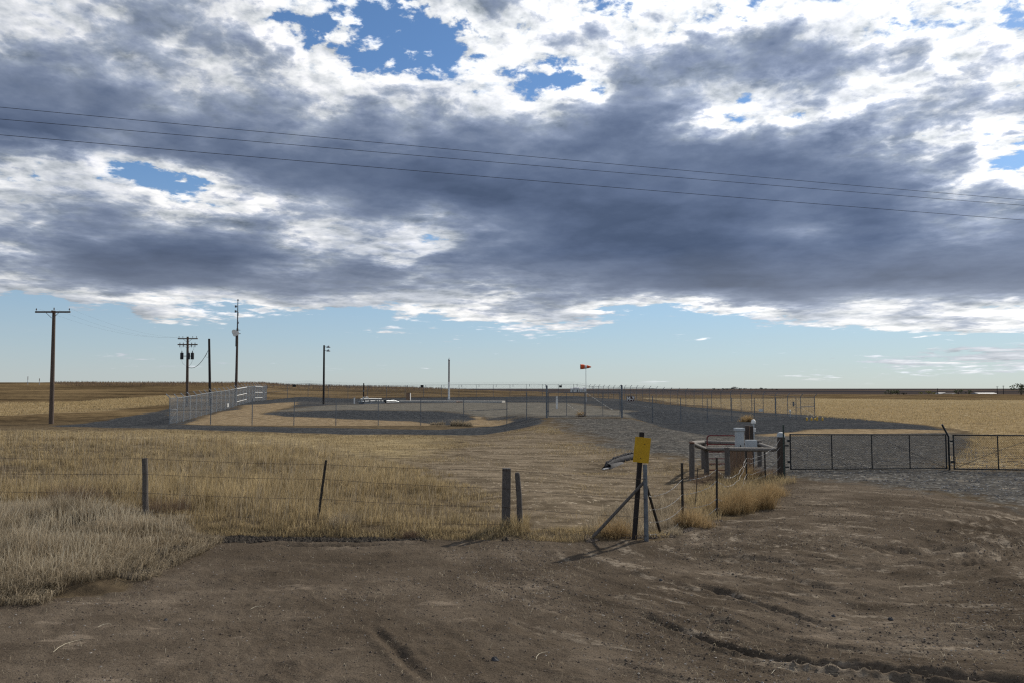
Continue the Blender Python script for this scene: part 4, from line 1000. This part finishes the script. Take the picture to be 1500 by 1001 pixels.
# ============================================================ culvert with riprap
p = G(886, 688); t = thing('culvert', p, 'half buried pale metal culvert mouth in the ditch beside the driveway', 'culvert', rz=R(52))
cv = MB(); n = 12
for x, rad in ((0, .17), (.30, .165), (1.2, .165)):
    for j in range(n+1):
        a = math.pi*j/n; cv.v.append((x+(.30*math.sin(a) if x == 0 else 0), rad*math.cos(a), rad*math.sin(a)-.02+.03*x))
for i in range(2):
    for j in range(n): cv.f.append((i*(n+1)+j, (i+1)*(n+1)+j, (i+1)*(n+1)+j+1, i*(n+1)+j+1)); cv.mi.append(0)
o = cv.build('pipe_shell', ROCK, t, smooth=True); md = o.modifiers.new('thick', 'SOLIDIFY'); md.thickness = .012
MB().tube([(-.12, 0, .0), (.02, 0, .012), (.3, 0, .02)], [.04, .10, .12], 10, squash=.3).build('silt_apron', mat('pale_silt', (.26, .27, .28), (.16, .16, .17), 6, .8), t, smooth=True)
bd = MB(); ax = [G(px, py) for px, py in ((889, 685), (899, 680), (912, 676), (926, 673), (940, 671))]
bd.tube([Vector(q)-Vector(p)+Vector((0, 0, .06)) for q in ax], [.10, .14, .16, .15, .06], 12); bo = bd.build('covered_barrel', ROCK, None, smooth=True); bo.parent = t; bo.matrix_parent_inverse = Matrix.Rotation(-R(52), 4, 'Z')
rk = MB(); rnd = random.Random(5)
for k in range(620):
    u = rnd.uniform(0, 3.99); i_ = int(u); c = ax[i_].lerp(ax[i_+1], u-i_); a = rnd.uniform(-.35, 3.5); rad = (.13, .17, .19, .17)[i_]
    s = rnd.uniform(.02, .055)
    rk.lathe([(s*.5, -s*.4), (s, -s*.05), (s*.85, s*.5), (s*.3, s*.8)], 5, (c.x+math.cos(a)*rad*.5, c.y+math.cos(a)*rad*.95, c.z+.05+math.sin(a)*rad))
tag(rk.build('riprap', ROCK), None, None, kind='stuff')

# ============================================================ far farmsteads, trees
def far_tree(px, pyb, pyt, wpx, Y, label, cm, group='trees on the far plain', shape=1.0, gen=None):
    p = at(px, Y); h = max(top_h(p, pyt), 1.5); w_ = wpx/FPX*Y; rnd = random.Random(int(px*7))
    t = thing('tree', p, label, 'tree', group)
    MB().tube([(0, 0, -.3), (0, 0, h*.5), (0, 0, h*.7)], [w_*.05+.1, w_*.03+.06, .05], 6).build('trunk', POLEW, t)
    cr = MB(); n = 260
    cl_ = [(rnd.gauss(0, w_*.24), rnd.gauss(0, w_*.24), h*(.35+.55*rnd.random()), w_*rnd.uniform(.12, .24)) for _ in range(9)]
    for k in range(n):
        c = rnd.choice(cl_); d = Vector((rnd.gauss(0, 1), rnd.gauss(0, 1), rnd.gauss(0, 1))).normalized()*c[3]*rnd.random()**.4
        q = Vector(c[:3])+d; s = w_*.045*rnd.uniform(.6, 1.4)
        if q.z > h: q.z = h-rnd.random()*.3
        if q.z < h*.15: q.z = h*.15+rnd.random()
        a = Vector((rnd.gauss(0, 1), rnd.gauss(0, 1), rnd.gauss(0, 1))).normalized(); b_ = a.orthogonal().normalized()*s; c_ = a.cross(b_).normalized()*s
        i0 = len(cr.v); cr.v += [tuple(q+b_), tuple(q+c_), tuple(q-b_), tuple(q-c_)]; cr.f.append((i0, i0+1, i0+2, i0+3)); cr.mi.append(0)
    cr.build('crown', cm, t)
LG = mat('sage_leaves', (.13, .14, .07), (.08, .09, .045), .5, .8); LY = mat('yellowing_leaves', (.26, .25, .05), (.18, .17, .045), .5, .8); LD = mat('dark_leaves', (.03, .035, .025), (.018, .02, .016), .5, .8); LDK = mat('far_dark_leaves', (.02, .022, .022), (.014, .016, .016), .5, .8)
for a in ((1305, 581, 571.5, 13, 640, 'grey-green tree left of its twin on the right plain', LG), (1314.5, 581, 572, 12, 650, 'grey-green tree just left of the dark round bush', LG), (1323.5, 581, 576.5, 8, 640, 'dark round bush beside the twin trees', LD),
          (1349, 580, 575, 6, 700, 'small yellow tree between the bush and the farm buildings', LY), (1361, 580, 573.5, 8, 690, 'yellow-green tree left of the farmhouse', LY), (1368, 580, 575, 6, 690, 'tiny yellow-green tree closest to the farmhouse', LY),
          (1404, 582, 571, 12, 640, 'broad sage tree between farmhouse and second sage tree', LG), (1419.5, 582, 572, 9, 650, 'narrower sage tree left of the long metal shed', LG), (1496, 580, 562.5, 20, 560, 'large dark tree cut by the right edge of the picture', LG)):
    far_tree(*a)
for k, px in enumerate((1046, 1053, 1060, 1066, 1072, 1076, 1083, 1090, 1100, 1108, 1115, 1122, 1131, 1138)):
    hgt = (2.0, 1.5, 2.0, 1.8, 3.2, 4.2, 3.0, 2.2, 1.8, 1.6, 3.0, 1.8, 1.6, 1.4)[k]
    far_tree(px, 571, 571.0-hgt, (5, 4, 5, 6, 6, 7, 6, 5, 4, 4, 6, 5, 4, 5)[k], 3300+k*13, '%s tree of fourteen in the dark row on the horizon' % ('leftmost', 'second', 'third', 'fourth', 'fifth', 'tallest, sixth', 'seventh', 'eighth', 'ninth', 'tenth', 'eleventh', 'twelfth', 'last but one', 'rightmost')[k], LDK, 'row of dark trees on the horizon')
def shed(px0, px1, pyt, Y, label, wall, roof, gable=.35, group='farm buildings on the right plain', depth=8):
    p = at((px0+px1)/2, Y); w_ = (px1-px0)/FPX*Y; h = top_h(p, pyt); t = thing('farm_building', p, label, 'building', group)
    e = h*(1-gable); MB().quadbox((0, 0, e/2-.2), (w_, depth, e+.4)).build('walls', wall, t)
    r_ = MB(); x = w_/2+.3; y = depth/2+.3
    r_.v += [(-x, -y, e), (x, -y, e), (x, 0, h), (-x, 0, h), (-x, y, e), (x, y, e)]; r_.f += [(0, 1, 2, 3), (3, 2, 5, 4), (0, 3, 4), (1, 5, 2), (0, 4, 5, 1)]; r_.mi += [0]*5
    r_.build('roof', roof, t)
    MB().quadbox((w_*.15, -depth/2-.04, e*.35), (min(3, w_*.2), .06, e*.7)).build('door', SHEDW if wall is not SHEDW else WHITE, t)
shed(1373, 1383, 575.5, 700, 'pale farmhouse beside the yellow-green tree', WHITE, ROOFM); shed(1383, 1397, 576, 690, 'dark low barn right of the pale farmhouse', SHEDW, SHEDW); shed(1428, 1455, 575.6, 700, 'long dark shed with a pale metal roof', SHEDW, ROOFM, .5, depth=12)
for k, (a, b, c) in enumerate(((836, 840, 568), (841, 848, 567.2), (849, 854, 568.3), (855, 857.5, 567.6))):
    shed(a, b, c, 1500, ('small white shed leftmost of four on the horizon', 'widest white shed on the horizon behind the compound gate', 'third white shed from the left on the horizon', 'rightmost white shed on the horizon beside the windsock mast')[k], WHITE, ROOFM, .2, 'white sheds on the horizon')
for px, pyt, lb in ((1461, 566, 'left of two utility poles on the right plain'), (1470, 565, 'right of two utility poles on the right plain'), (1373.5, 569, 'lone slim pole beside the pale farmhouse')):
    p = at(px, 680); h = top_h(p, pyt); t = thing('utility_pole', p, lb, 'utility pole', 'utility poles on the right plain')
    MB().tube([(0, 0, -.3), (0, 0, h)], [.26, .2], 6).build('pole', POLEB, t); MB().quadbox((0, -.25, h-.5), (2.2, .15, .2)).build('crossarm', POLEB, t)
# ============================================================ dry grass, litter, stones
def leaf_mat(name, base, tip, var, rough=.8):
    m = bpy.data.materials.new(name); m.use_nodes = True; t = m.node_tree; t.nodes.clear(); B = NB(t)
    a = B.n('ShaderNodeAttribute', attribute_name='tone'); s = B.n('ShaderNodeSeparateColor'); B.link(a.outputs['Color'], s.inputs[0])
    pos = B.n('ShaderNodeNewGeometry').outputs['Position']; n = B.noise(pos, .5, 4, .6)
    c = B.mix(s.outputs[0], base, tip); c = B.mix(B.m('MULTIPLY', s.outputs[1], B.mr(n, .3, .7)), c, var)
    d = B.n('ShaderNodeBsdfDiffuse'); B.link(c, d.inputs[0]); tr = B.n('ShaderNodeBsdfTranslucent'); B.link(c, tr.inputs[0])
    mx = B.n('ShaderNodeMixShader'); mx.inputs[0].default_value = .35; B.link(d.outputs[0], mx.inputs[1]); B.link(tr.outputs[0], mx.inputs[2])
    o = B.n('ShaderNodeOutputMaterial'); B.link(mx.outputs[0], o.inputs[0]); return m
def blades(name, x, y, h, w, lean, m, tip=1.0, z0=None, curl=.35, leandir=None, parent=None, origin=(0, 0, 0), tone=None):
    """one mesh of bent tapering blades rooted at x, y"""
    n = len(x); z = H(x, y)+micro_cheap(x, y) if z0 is None else z0
    a = rng.uniform(0, 2*np.pi, n); la = rng.uniform(0, 2*np.pi, n) if leandir is None else leandir+rng.normal(0, .7, n)
    lx, ly = np.cos(la)*lean*h, np.sin(la)*lean*h; wx, wy = np.cos(a)*w/2, np.sin(a)*w/2
    V = np.empty((n, 5, 3))
    V[:, 0] = np.stack([x-wx, y-wy, z-.02], 1); V[:, 1] = np.stack([x+wx, y+wy, z-.02], 1)
    mx, my = x+lx*curl, y+ly*curl; mz = z+h*.55
    V[:, 2] = np.stack([mx-wx*.8, my-wy*.8, mz], 1); V[:, 3] = np.stack([mx+wx*.8, my+wy*.8, mz], 1)
    V[:, 4] = np.stack([x+lx, y+ly, z+h*np.sqrt(np.clip(1-(lean*.8)**2, .2, 1))], 1)
    V -= np.array(origin)
    b = np.arange(n)[:, None]*5
    T3 = (b[:, :, None]+np.array([[0, 1, 3], [0, 3, 2], [2, 3, 4]])[None]).reshape(-1, 3)
    me = bpy.data.meshes.new(name); me.vertices.add(n*5); me.vertices.foreach_set('co', V.astype(np.float32).ravel())
    nf = len(T3); me.loops.add(nf*3); me.loops.foreach_set('vertex_index', T3.astype(np.int32).ravel())
    me.polygons.add(nf); me.polygons.foreach_set('loop_start', np.arange(0, nf*3, 3, dtype=np.int32))
    try: me.polygons.foreach_set('loop_total', np.full(nf, 3, np.int32))
    except Exception: pass
    me.update(calc_edges=True)
    tn = np.zeros((n, 5, 4)); r0 = rng.uniform(0, 1, n) if tone is None else tone; tn[:, :, 1] = rng.uniform(0, 1, n)[:, None]; tn[:, :, 3] = 1
    tn[:, :2, 0] = (r0*.4)[:, None]; tn[:, 2:4, 0] = (r0*.7+.1)[:, None]; tn[:, 4, 0] = r0*.6+.4
    at_ = me.attributes.new('tone', 'FLOAT_COLOR', 'POINT'); at_.data.foreach_set('color', tn.astype(np.float32).ravel())
    me.materials.append(m); o = bpy.data.objects.new(name, me); col.objects.link(o); o.parent = parent; o.location = origin if parent is None else (0, 0, 0)
    return o
def micro_cheap(x, y): return np.zeros_like(x)
def scatter(P, n, dens=None, rag=.22):
    """random points inside a ground outline, as many per square metre everywhere unless dens thins them"""
    x0, y0 = P.min(0); x1, y1 = P.max(0); X = []; Y = []; got = 0
    for _ in range(60):
        x = rng.uniform(x0, x1, n); y = rng.uniform(y0, y1, n); k = sdist(P, x, y)+fbm(x, y, .9, 3, 88)*rag > 0
        if dens is not None: k &= rng.uniform(0, 1, n) < dens(x, y)
        X.append(x[k]); Y.append(y[k]); got += k.sum()
        if got >= n: break
    return np.concatenate(X)[:n], np.concatenate(Y)[:n]
GR1 = leaf_mat('pale_dry_grass', (.10, .078, .052), (.66, .56, .41), (.22, .18, .125))
GR2 = leaf_mat('golden_dry_grass', (.12, .090, .050), (.74, .59, .34), (.27, .205, .115))
GR3 = leaf_mat('amber_weed', (.13, .085, .04), (.62, .46, .26), (.28, .19, .09))
GR4 = leaf_mat('bare_twig', (.10, .07, .05), (.22, .16, .12), (.15, .11, .08))
STRAW = leaf_mat('straw_bits', (.38, .33, .24), (.62, .56, .44), (.48, .41, .30))
CORNM = leaf_mat('corn_husk', (.28, .21, .11), (.60, .48, .28), (.36, .27, .14))
# tall pale grass at the lower left, in front of and around the fence line
FRONT = poly([(-220, 745), (120, 742), (215, 745), (258, 768), (285, 788), (212, 800), (206, 828), (170, 856), (90, 866), (0, 874), (-220, 885)])
def tuft(x, y, k, spread):
    """every root becomes a tuft of k blades that share a tone and a lean"""
    n = len(x); g = rng.uniform(0, 1, n)
    X = np.repeat(x, k)+rng.normal(0, 1, n*k)*spread; Y = np.repeat(y, k)+rng.normal(0, 1, n*k)*spread
    tone = np.clip(np.repeat(g, k)*.6+rng.uniform(0, 1, n*k)**2*.7-.1, 0, 1.15); hs = np.repeat(rng.uniform(.6, 1.25, n), k); ld = np.repeat(rng.normal(-.9, 1.0, n), k)
    return X, Y, tone, hs, ld
def clumpy(s, lo, hi, seed): return lambda x, y: sstep(lo, hi, fbm(x, y, s, 3, seed))*.9+.1
x, y = scatter(FRONT, 2900, clumpy(.8, -.55, .35, 11), .55); x, y, tn, hs_, ld = tuft(x, y, 22, .075)
e = sdist(FRONT, x, y); hh = (.09+.30*sstep(-.3, 2.2, e)*(.22+.78*sstep(.0, .55, np.abs(y-13.95-.18*vnoise(x*1.1, x*0, 3)))))*rng.uniform(.55, 1.15, len(x))*(1+.55*fbm(x, y, .9, 2, 5))*hs_
o = blades('tall_grass', x, y, hh, rng.uniform(.005, .013, len(x)), rng.uniform(.05, .75, len(x)), GR1, leandir=ld, tone=tn); tag(o, None, None, kind='stuff')
x, y = scatter(FRONT, 4500, None, .5); o = blades('seed_stalk', x, y, rng.uniform(.30, .60, len(x))*(.2+.8*sstep(.0, .55, np.abs(y-13.95-.18*vnoise(x*1.1, x*0, 3))))*(.4+.6*sstep(0, 1.2, sdist(FRONT, x, y)))*(1+.4*fbm(x, y, .9, 2, 5)), rng.uniform(.005, .010, len(x)), rng.uniform(.1, .7, len(x)), STRAW, leandir=-.9); tag(o, None, None, kind='stuff')
x, y = scatter(poly([(-100, 872), (0, 866), (160, 846), (210, 818), (296, 790), (310, 804), (225, 840), (178, 872), (0, 890), (-100, 892)]), 6500, lambda x, y: .15+.85*sstep(-.4, .4, fbm(x, y, .7, 3, 91)), .5); o = blades('matted_grass', x, y, rng.uniform(.03, .22, len(x)), rng.uniform(.004, .011, len(x)), rng.uniform(.4, 1.2, len(x)), GR1, leandir=-.6); tag(o, None, None, kind='stuff')
# second ledge of flattened grass
x, y = scatter(poly([(-200, 800), (0, 802), (150, 795), (205, 812), (215, 832), (150, 862), (0, 878), (-200, 885)]), 16000)
o = blades('matted_grass', x, y, rng.uniform(.12, .34, len(x)), rng.uniform(.004, .008, len(x)), rng.uniform(.5, 1.1, len(x)), GR1, leandir=-.9); tag(o, None, None, kind='stuff')
# grass belt behind the wire
BELT = poly([(-320, 640), (0, 640), (330, 646), (480, 664), (620, 690), (735, 728), (748, 780), (620, 785), (480, 781), (380, 778), (290, 774), (215, 752), (0, 748), (-320, 748)])
def dens(x, y):
    d = np.hypot(x, y); return np.clip((19/np.maximum(d, 15))**1.6, .05, 1)*(.25+.75*sstep(-.8, .3, fbm(x, y, 2.2, 3, 15)))
x, y = scatter(BELT, 6200, dens); x, y, tn, hs_, ld = tuft(x, y, 19, .10)
d = np.hypot(x, y); edge_ = sstep(0, 1.5, sdist(BELT, x, y))
px_ = 750+FPX*x/y
fade = 1-.55*sstep(430, 740, px_)
hh = (.20+.30*sstep(-.5, .7, fbm(x, y, 3.1, 3, 17)))*(1-.45*sstep(24, 40, d))*rng.uniform(.6, 1.2, len(x))*fade*(.55+.45*edge_)*hs_
o = blades('tall_grass', x, y, hh, rng.uniform(.005, .013, len(x))*np.clip(d/19, 1, 3), rng.uniform(.05, .6, len(x)), GR2, leandir=ld, tone=tn); tag(o, None, None, kind='stuff')
# seed heads standing above it
x, y = scatter(BELT, 7000, dens); d = np.hypot(x, y); fade = 1-.5*sstep(430, 740, 750+FPX*x/y)
o = blades('seed_stalk', x, y, rng.uniform(.5, .78, len(x))*fade, .006*np.clip(d/19, 1, 3), rng.uniform(.05, .35, len(x)), GR1, leandir=-.9); tag(o, None, None, kind='stuff')
# short mown grass and the worn ground beyond
x, y = scatter(MOWN, 26000, lambda x, y: .3+.7*sstep(-.5, .4, fbm(x, y, 3, 3, 19))); d = np.hypot(x, y)
o = blades('short_grass', x, y, rng.uniform(.05, .15, len(x)), .007*np.clip(d/19, 1, 3.5), rng.uniform(.3, 1, len(x)), GR2); tag(o, None, None, kind='stuff')
x, y = scatter(BARE, 7000, lambda x, y: .02+.98*sstep(.05, .7, fbm(x, y, 2.4, 3, 23))); d = np.hypot(x, y)
o = blades('short_grass', x, y, rng.uniform(.03, .11, len(x)), .006*np.clip(d/15, 1, 3), rng.uniform(.4, 1.1, len(x)), GR2); tag(o, None, None, kind='stuff')
# grass creeping under the wire and about the sign and corral
for pts, n, hmin, hmax, mm in (([(280, 772), (480, 776), (760, 782), (985, 778), (985, 789), (850, 795), (620, 790), (290, 784)], 9000, .03, .13, GR2),
        ([(862, 770), (900, 745), (990, 735), (1010, 772), (930, 792), (866, 790)], 4200, .06, .26, GR1),
        ([(1000, 735), (1060, 705), (1140, 698), (1158, 706), (1120, 735), (1060, 765), (1010, 775)], 6000, .08, .30, GR2),
        ([(1010, 700), (1140, 690), (1145, 702), (1020, 712)], 2500, .05, .22, GR4),
        ([(735, 770), (775, 768), (775, 784), (735, 786)], 700, .12, .38, GR2)):
    x, y = scatter(poly(pts), n); o = blades('verge_grass', x, y, rng.uniform(hmin, hmax, len(x)), rng.uniform(.004, .008, len(x)), rng.uniform(.1, .8, len(x)), mm); tag(o, None, None, kind='stuff')
# corn stubble and husks on the fields
for P, n in ((STUB_R, 46000), (STUB_L, 16000)):
    x, y = scatter(P, n, lambda x, y: np.clip((40/np.maximum(np.hypot(x, y), 30))**1.5, .04, 1)*(.25+.75*sstep(-.6, .3, fbm(x*.4, y, 2.0, 3, 29)))); d = np.hypot(x, y)
    o = blades('corn_stubble', x, y, rng.uniform(.08, .30, len(x)), .018*np.clip(d/40, 1, 4), rng.uniform(.1, 1.0, len(x)), CORNM); tag(o, None, None, kind='stuff')
# tufts along the compound's edges and on the skyline
x, y = scatter(np.array([(-140, 250), (-30, 250), (-20, 380), (-220, 380)]), 9000); o = blades('skyline_weeds', x, y, rng.uniform(.2, 1.0, len(x)), .10, rng.uniform(.1, .5, len(x)), GR4); tag(o, None, None, kind='stuff')
# dry bushes: each one a thing
def bush(px, py, h, r, n, mm, label, name='dry_bush', group=None, wid=.004, Y=None):
    p = G(px, py) if Y is None else at(px, Y); n = int(n*.8)
    k = max(5, int(r*26)); ca = rng.uniform(0, 2*np.pi, k); cr = r*.62*np.sqrt(rng.uniform(0, 1, k)); ch = rng.uniform(.45, 1.15, k); cs = rng.integers(0, k, n)
    a = rng.uniform(0, 2*np.pi, n); x = p.x+np.cos(ca[cs])*cr[cs]+rng.normal(0, .055+r*.05, n); y = p.y+np.sin(ca[cs])*cr[cs]+rng.normal(0, .055+r*.05, n)
    rr = np.hypot(x-p.x, y-p.y); a = np.where(rng.uniform(0, 1, n) < .6, np.arctan2(y-p.y, x-p.x)+rng.normal(0, .5, n), a)
    hh = h*ch[cs]*rng.uniform(.35, 1.1, n)*(1-.4*np.clip(rr/r, 0, 1)**2)
    o = blades(name, x, y, hh, rng.uniform(.6, 1.4, n)*wid, rng.uniform(.1, 1.15, n), mm, origin=tuple(p), leandir=a, tone=np.clip(rng.uniform(0, 1, k)[cs]*.6+rng.uniform(0, .5, n), 0, 1.1))
    m2 = int(n*.35); c2 = rng.integers(0, k, m2)
    xx = p.x+np.cos(ca[c2])*cr[c2]+rng.normal(0, .09+r*.06, m2); yy = p.y+np.sin(ca[c2])*cr[c2]+rng.normal(0, .09+r*.06, m2); zz = p.z+h*ch[c2]*rng.uniform(.1, .75, m2)
    q = blades('twigs', xx, yy, rng.uniform(.05, .16, m2)*max(h, .4)*1.4, rng.uniform(.6, 1.1, m2)*wid, rng.uniform(.5, 1.25, m2), mm, z0=zz, origin=tuple(p), parent=o); q.location = (0, 0, 0); q['kind'] = 'stuff'
    tag(o, label, 'bush', group)
    return o
bush(1070, 750, .62, .70, 3600, GR3, 'largest amber dry bush beside the slack wire, left of centre in its row', group='dry bushes along the side fence')
bush(1102, 744, .68, .66, 3600, GR3, 'tall amber dry bush right of the largest one, before the corral', group='dry bushes along the side fence')
bush(1132, 728, .48, .55, 2000, GR3, 'low amber bush nearest the gate post at the end of the row', group='dry bushes along the side fence')
bush(1020, 771, .48, .52, 2400, GR3, 'amber dry bush between the first two thin steel posts', group='dry bushes along the side fence')
bush(1086, 703, .62, .42, 1300, GR3, 'dry weed clump growing under the corral rail below the pedestal', Y=24.3)
bush(1110, 703, .50, .35, 800, GR4, 'brown twiggy weed clump between the corral rail and the big gate post', Y=24.5)
bush(900, 786, .50, .36, 1300, GR3, 'amber dry weed under the left brace of the yellow sign')
bush(985, 783, .24, .25, 500, GR1, 'small pale dry weed right of the yellow sign')
bush(758, 782, .34, .14, 260, GR2, 'yellow grass tuft between the square and rounded posts', name='grass_tuft')
bush(110, 742, .62, .95, 2600, GR4, 'brown twiggy bush in the tall grass behind the left wire', wid=.005)
bush(245, 752, .50, .60, 1300, GR4, 'brown twiggy bush just right of the leaning grey post')
bush(500, 772, .40, .55, 700, GR1, 'pale broken weed right of the leaning black post')
bush(603, 788, .14, .17, 900, GR4, 'dark tangled clump of dead roots on the ground under the wire', name='root_clump')
bush(640, 622, .45, .8, 500, GR1, 'dry tumbleweed heap at the right tip of the bare earth inside the compound', wid=.03, Y=63.6, group='tumbleweeds by the compound fence')
bush(672, 626, .65, .8, 500, GR1, 'dry tumbleweed caught on the front compound fence', wid=.03, Y=62.0, group='tumbleweeds by the compound fence')
bush(686, 626, .5, .6, 400, GR1, 'smaller tumbleweed right of the one on the front fence', wid=.03, Y=61.8, group='tumbleweeds by the compound fence')
bush(1094, 622, .8, .9, 500, GR3, 'yellow weed clump outside the right-hand compound fence', wid=.03, Y=70)
bush(851, 612, .7, .5, 300, GR3, 'small yellow weed behind the compound gate', wid=.03, Y=62.5)
# loose things on the yard
def bits(name, n, P, smin, smax, m, seed, flat=.6, rough=None, dens=None):
    r2 = np.random.default_rng(seed); x, y = scatter(P, n, dens); n = len(x); z = H(x, y)+micro(x, y)
    s = smin+(smax-smin)*r2.uniform(0, 1, n)**3
    base = np.array([(1, 0, 0), (.3, .95, 0), (-.8, .6, 0), (-.8, -.6, 0), (.3, -.95, 0), (.1, .05, 1), (0, 0, -.6)])
    tri = np.array([(0, 1, 5), (1, 2, 5), (2, 3, 5), (3, 4, 5), (4, 0, 5), (1, 0, 6), (2, 1, 6), (3, 2, 6), (4, 3, 6), (0, 4, 6)])
    a = r2.uniform(0, 6.28, n); j = r2.uniform(.6, 1.3, (n, 7, 3)); V = base[None]*j*s[:, None, None]; V[:, :, 2] *= flat
    c, q = np.cos(a)[:, None], np.sin(a)[:, None]; X = V[:, :, 0]*c-V[:, :, 1]*q+x[:, None]; Y = V[:, :, 0]*q+V[:, :, 1]*c+y[:, None]; Z = V[:, :, 2]+z[:, None]+(s*.12)[:, None]
    V = np.stack([X, Y, Z], -1).reshape(-1, 3); F = (np.arange(n)[:, None, None]*7+tri[None]).reshape(-1, 3)
    me = bpy.data.meshes.new(name); me.from_pydata(V.tolist(), [], F.tolist()); me.materials.append(m); o = bpy.data.objects.new(name, me); col.objects.link(o); tag(o, None, None, kind='stuff')
NEARY = poly([(-60, 1040), (1560, 1040), (1560, 770), (1350, 722), (1220, 706), (1150, 705), (1050, 764), (960, 792), (480, 790), (300, 800), (210, 838), (160, 872), (-60, 886)])
CLOD = mat('soil_clod', (.105, .082, .064), (.060, .046, .036), 20, .95); PEB = mat('pebble', (.30, .27, .24), (.16, .15, .14), 3, .8)
dn = lambda x, y: np.clip((11/np.maximum(np.hypot(x, y), 6))**1.2, 0, 1)*(.25+.75*sstep(-.2, .5, fbm(x, y, 1.8, 3, 33)))
bits('soil_clods', 26000, NEARY, .004, .020, CLOD, 3, dens=dn); bits('pebbles', 3500, NEARY, .004, .016, PEB, 4, dens=dn)
bits('soil_bank', 2600, poly([(284, 783), (480, 786), (620, 788), (772, 789), (772, 797), (620, 796), (480, 793), (284, 790)]), .010, .060, mat('shade_dark_soil', (.035, .027, .02), (.02, .016, .012), 12, .95), 9, dens=lambda x, y: sstep(-.35, .45, fbm(x, y*0, .8, 3, 95)))  # clods coloured dark to stand for the shade below the grass edge
bits('soil_bank', 3500, poly([(860, 789), (985, 779), (1060, 757), (1062, 764), (985, 788), (860, 797)]), .012, .05, CLOD, 12)
bits('torn_sod', 2600, poly([(205, 812), (262, 806), (300, 802), (262, 818), (205, 842), (170, 858)]), .015, .07, mat('damp_sod', (.05, .038, .026), (.025, .02, .015), 12, .95), 10)
DRV = poly([(1000, 675), (1120, 640), (1400, 640), (1560, 690), (1560, 745), (1250, 703), (1150, 698)]); bits('gravel_stones', 12000, DRV, .012, .045, mat('gravel_stone', (.20, .20, .20), (.07, .07, .075), 2, .9), 5)
x, y = scatter(NEARY, 4200, dn); o = blades('straw_litter', x, y, rng.uniform(.03, .11, len(x)), rng.uniform(.002, .004, len(x)), np.full(len(x), 1.2), STRAW, z0=H(x, y)+micro(x, y)-.004); tag(o, None, None, kind='stuff')
MIDB = poly([(560, 700), (640, 672), (760, 636), (880, 655), (1010, 675), (1000, 772), (850, 790), (760, 786)])
x, y = scatter(MIDB, 1800); o = blades('straw_litter', x, y, rng.uniform(.04, .12, len(x)), rng.uniform(.005, .010, len(x)), np.full(len(x), 1.2), STRAW); tag(o, None, None, kind='stuff')
# single stones and long straws that can be told apart
def stone(px, py, s, label):
    p = G(px, py); p.z = float(H(p.x, p.y)+micro(np.array([p.x]), np.array([p.y]))[0]); rnd = random.Random(px)
    mb = MB(); mb.tube([(0, 0, -s*.3), (0, 0, s*.1), (s*.1, 0, s*.55), (s*.15, 0, s*.8)], [s*.7, s*rnd.uniform(.9, 1), s*.55, s*.1], 7); mb.v = [tuple(Vector(v)+Vector((rnd.uniform(-1, 1), rnd.uniform(-1, 1), rnd.uniform(-1, 1)))*s*.13) for v in mb.v]
    tag(mb.build('stone', ROCK, loc=p), label, 'stone', 'loose stones on the yard')
stone(725, 968, .045, 'dark pointed stone lying in the middle foreground dirt'); stone(1221, 905, .03, 'small dark stone between two ruts right of centre'); stone(1305, 907, .035, 'dark stone on the dirt at the lower right'); stone(243, 909, .028, 'dark stone on the dirt at the lower left'); stone(968, 852, .028, 'small dark stone in the dirt below the yellow sign')
def straw(px, py, L, ang, label):
    p = G(px, py); p.z = float(H(p.x, p.y)+micro(np.array([p.x]), np.array([p.y]))[0])+.012
    pts = [(math.cos(ang)*L*t-math.sin(ang)*.12*L*math.sin(math.pi*t), math.sin(ang)*L*t+math.cos(ang)*.12*L*math.sin(math.pi*t), .012*math.sin(math.pi*t)) for t in (0, .25, .5, .75, 1)]
    tag(MB().tube(pts, [.002, .0028, .0028, .002, .001], 4).build('straw_stalk', mat('stalk', (.55, .50, .38), (.45, .40, .30), 5, .8), loc=p), label, 'straw', 'long straws on the yard')
straw(785, 968, .28, R(62), 'bent pale straw right of the dark pointed stone'); straw(78, 957, .45, R(78), 'long curved pale straw at the lower left'); straw(1130, 984, .32, R(35), 'long pale straw at the bottom below the big rut'); straw(367, 897, .18, R(48), 'short straight straw in the left part of the yard'); straw(143, 922, .16, R(50), 'short straw near the left edge above the curved one')
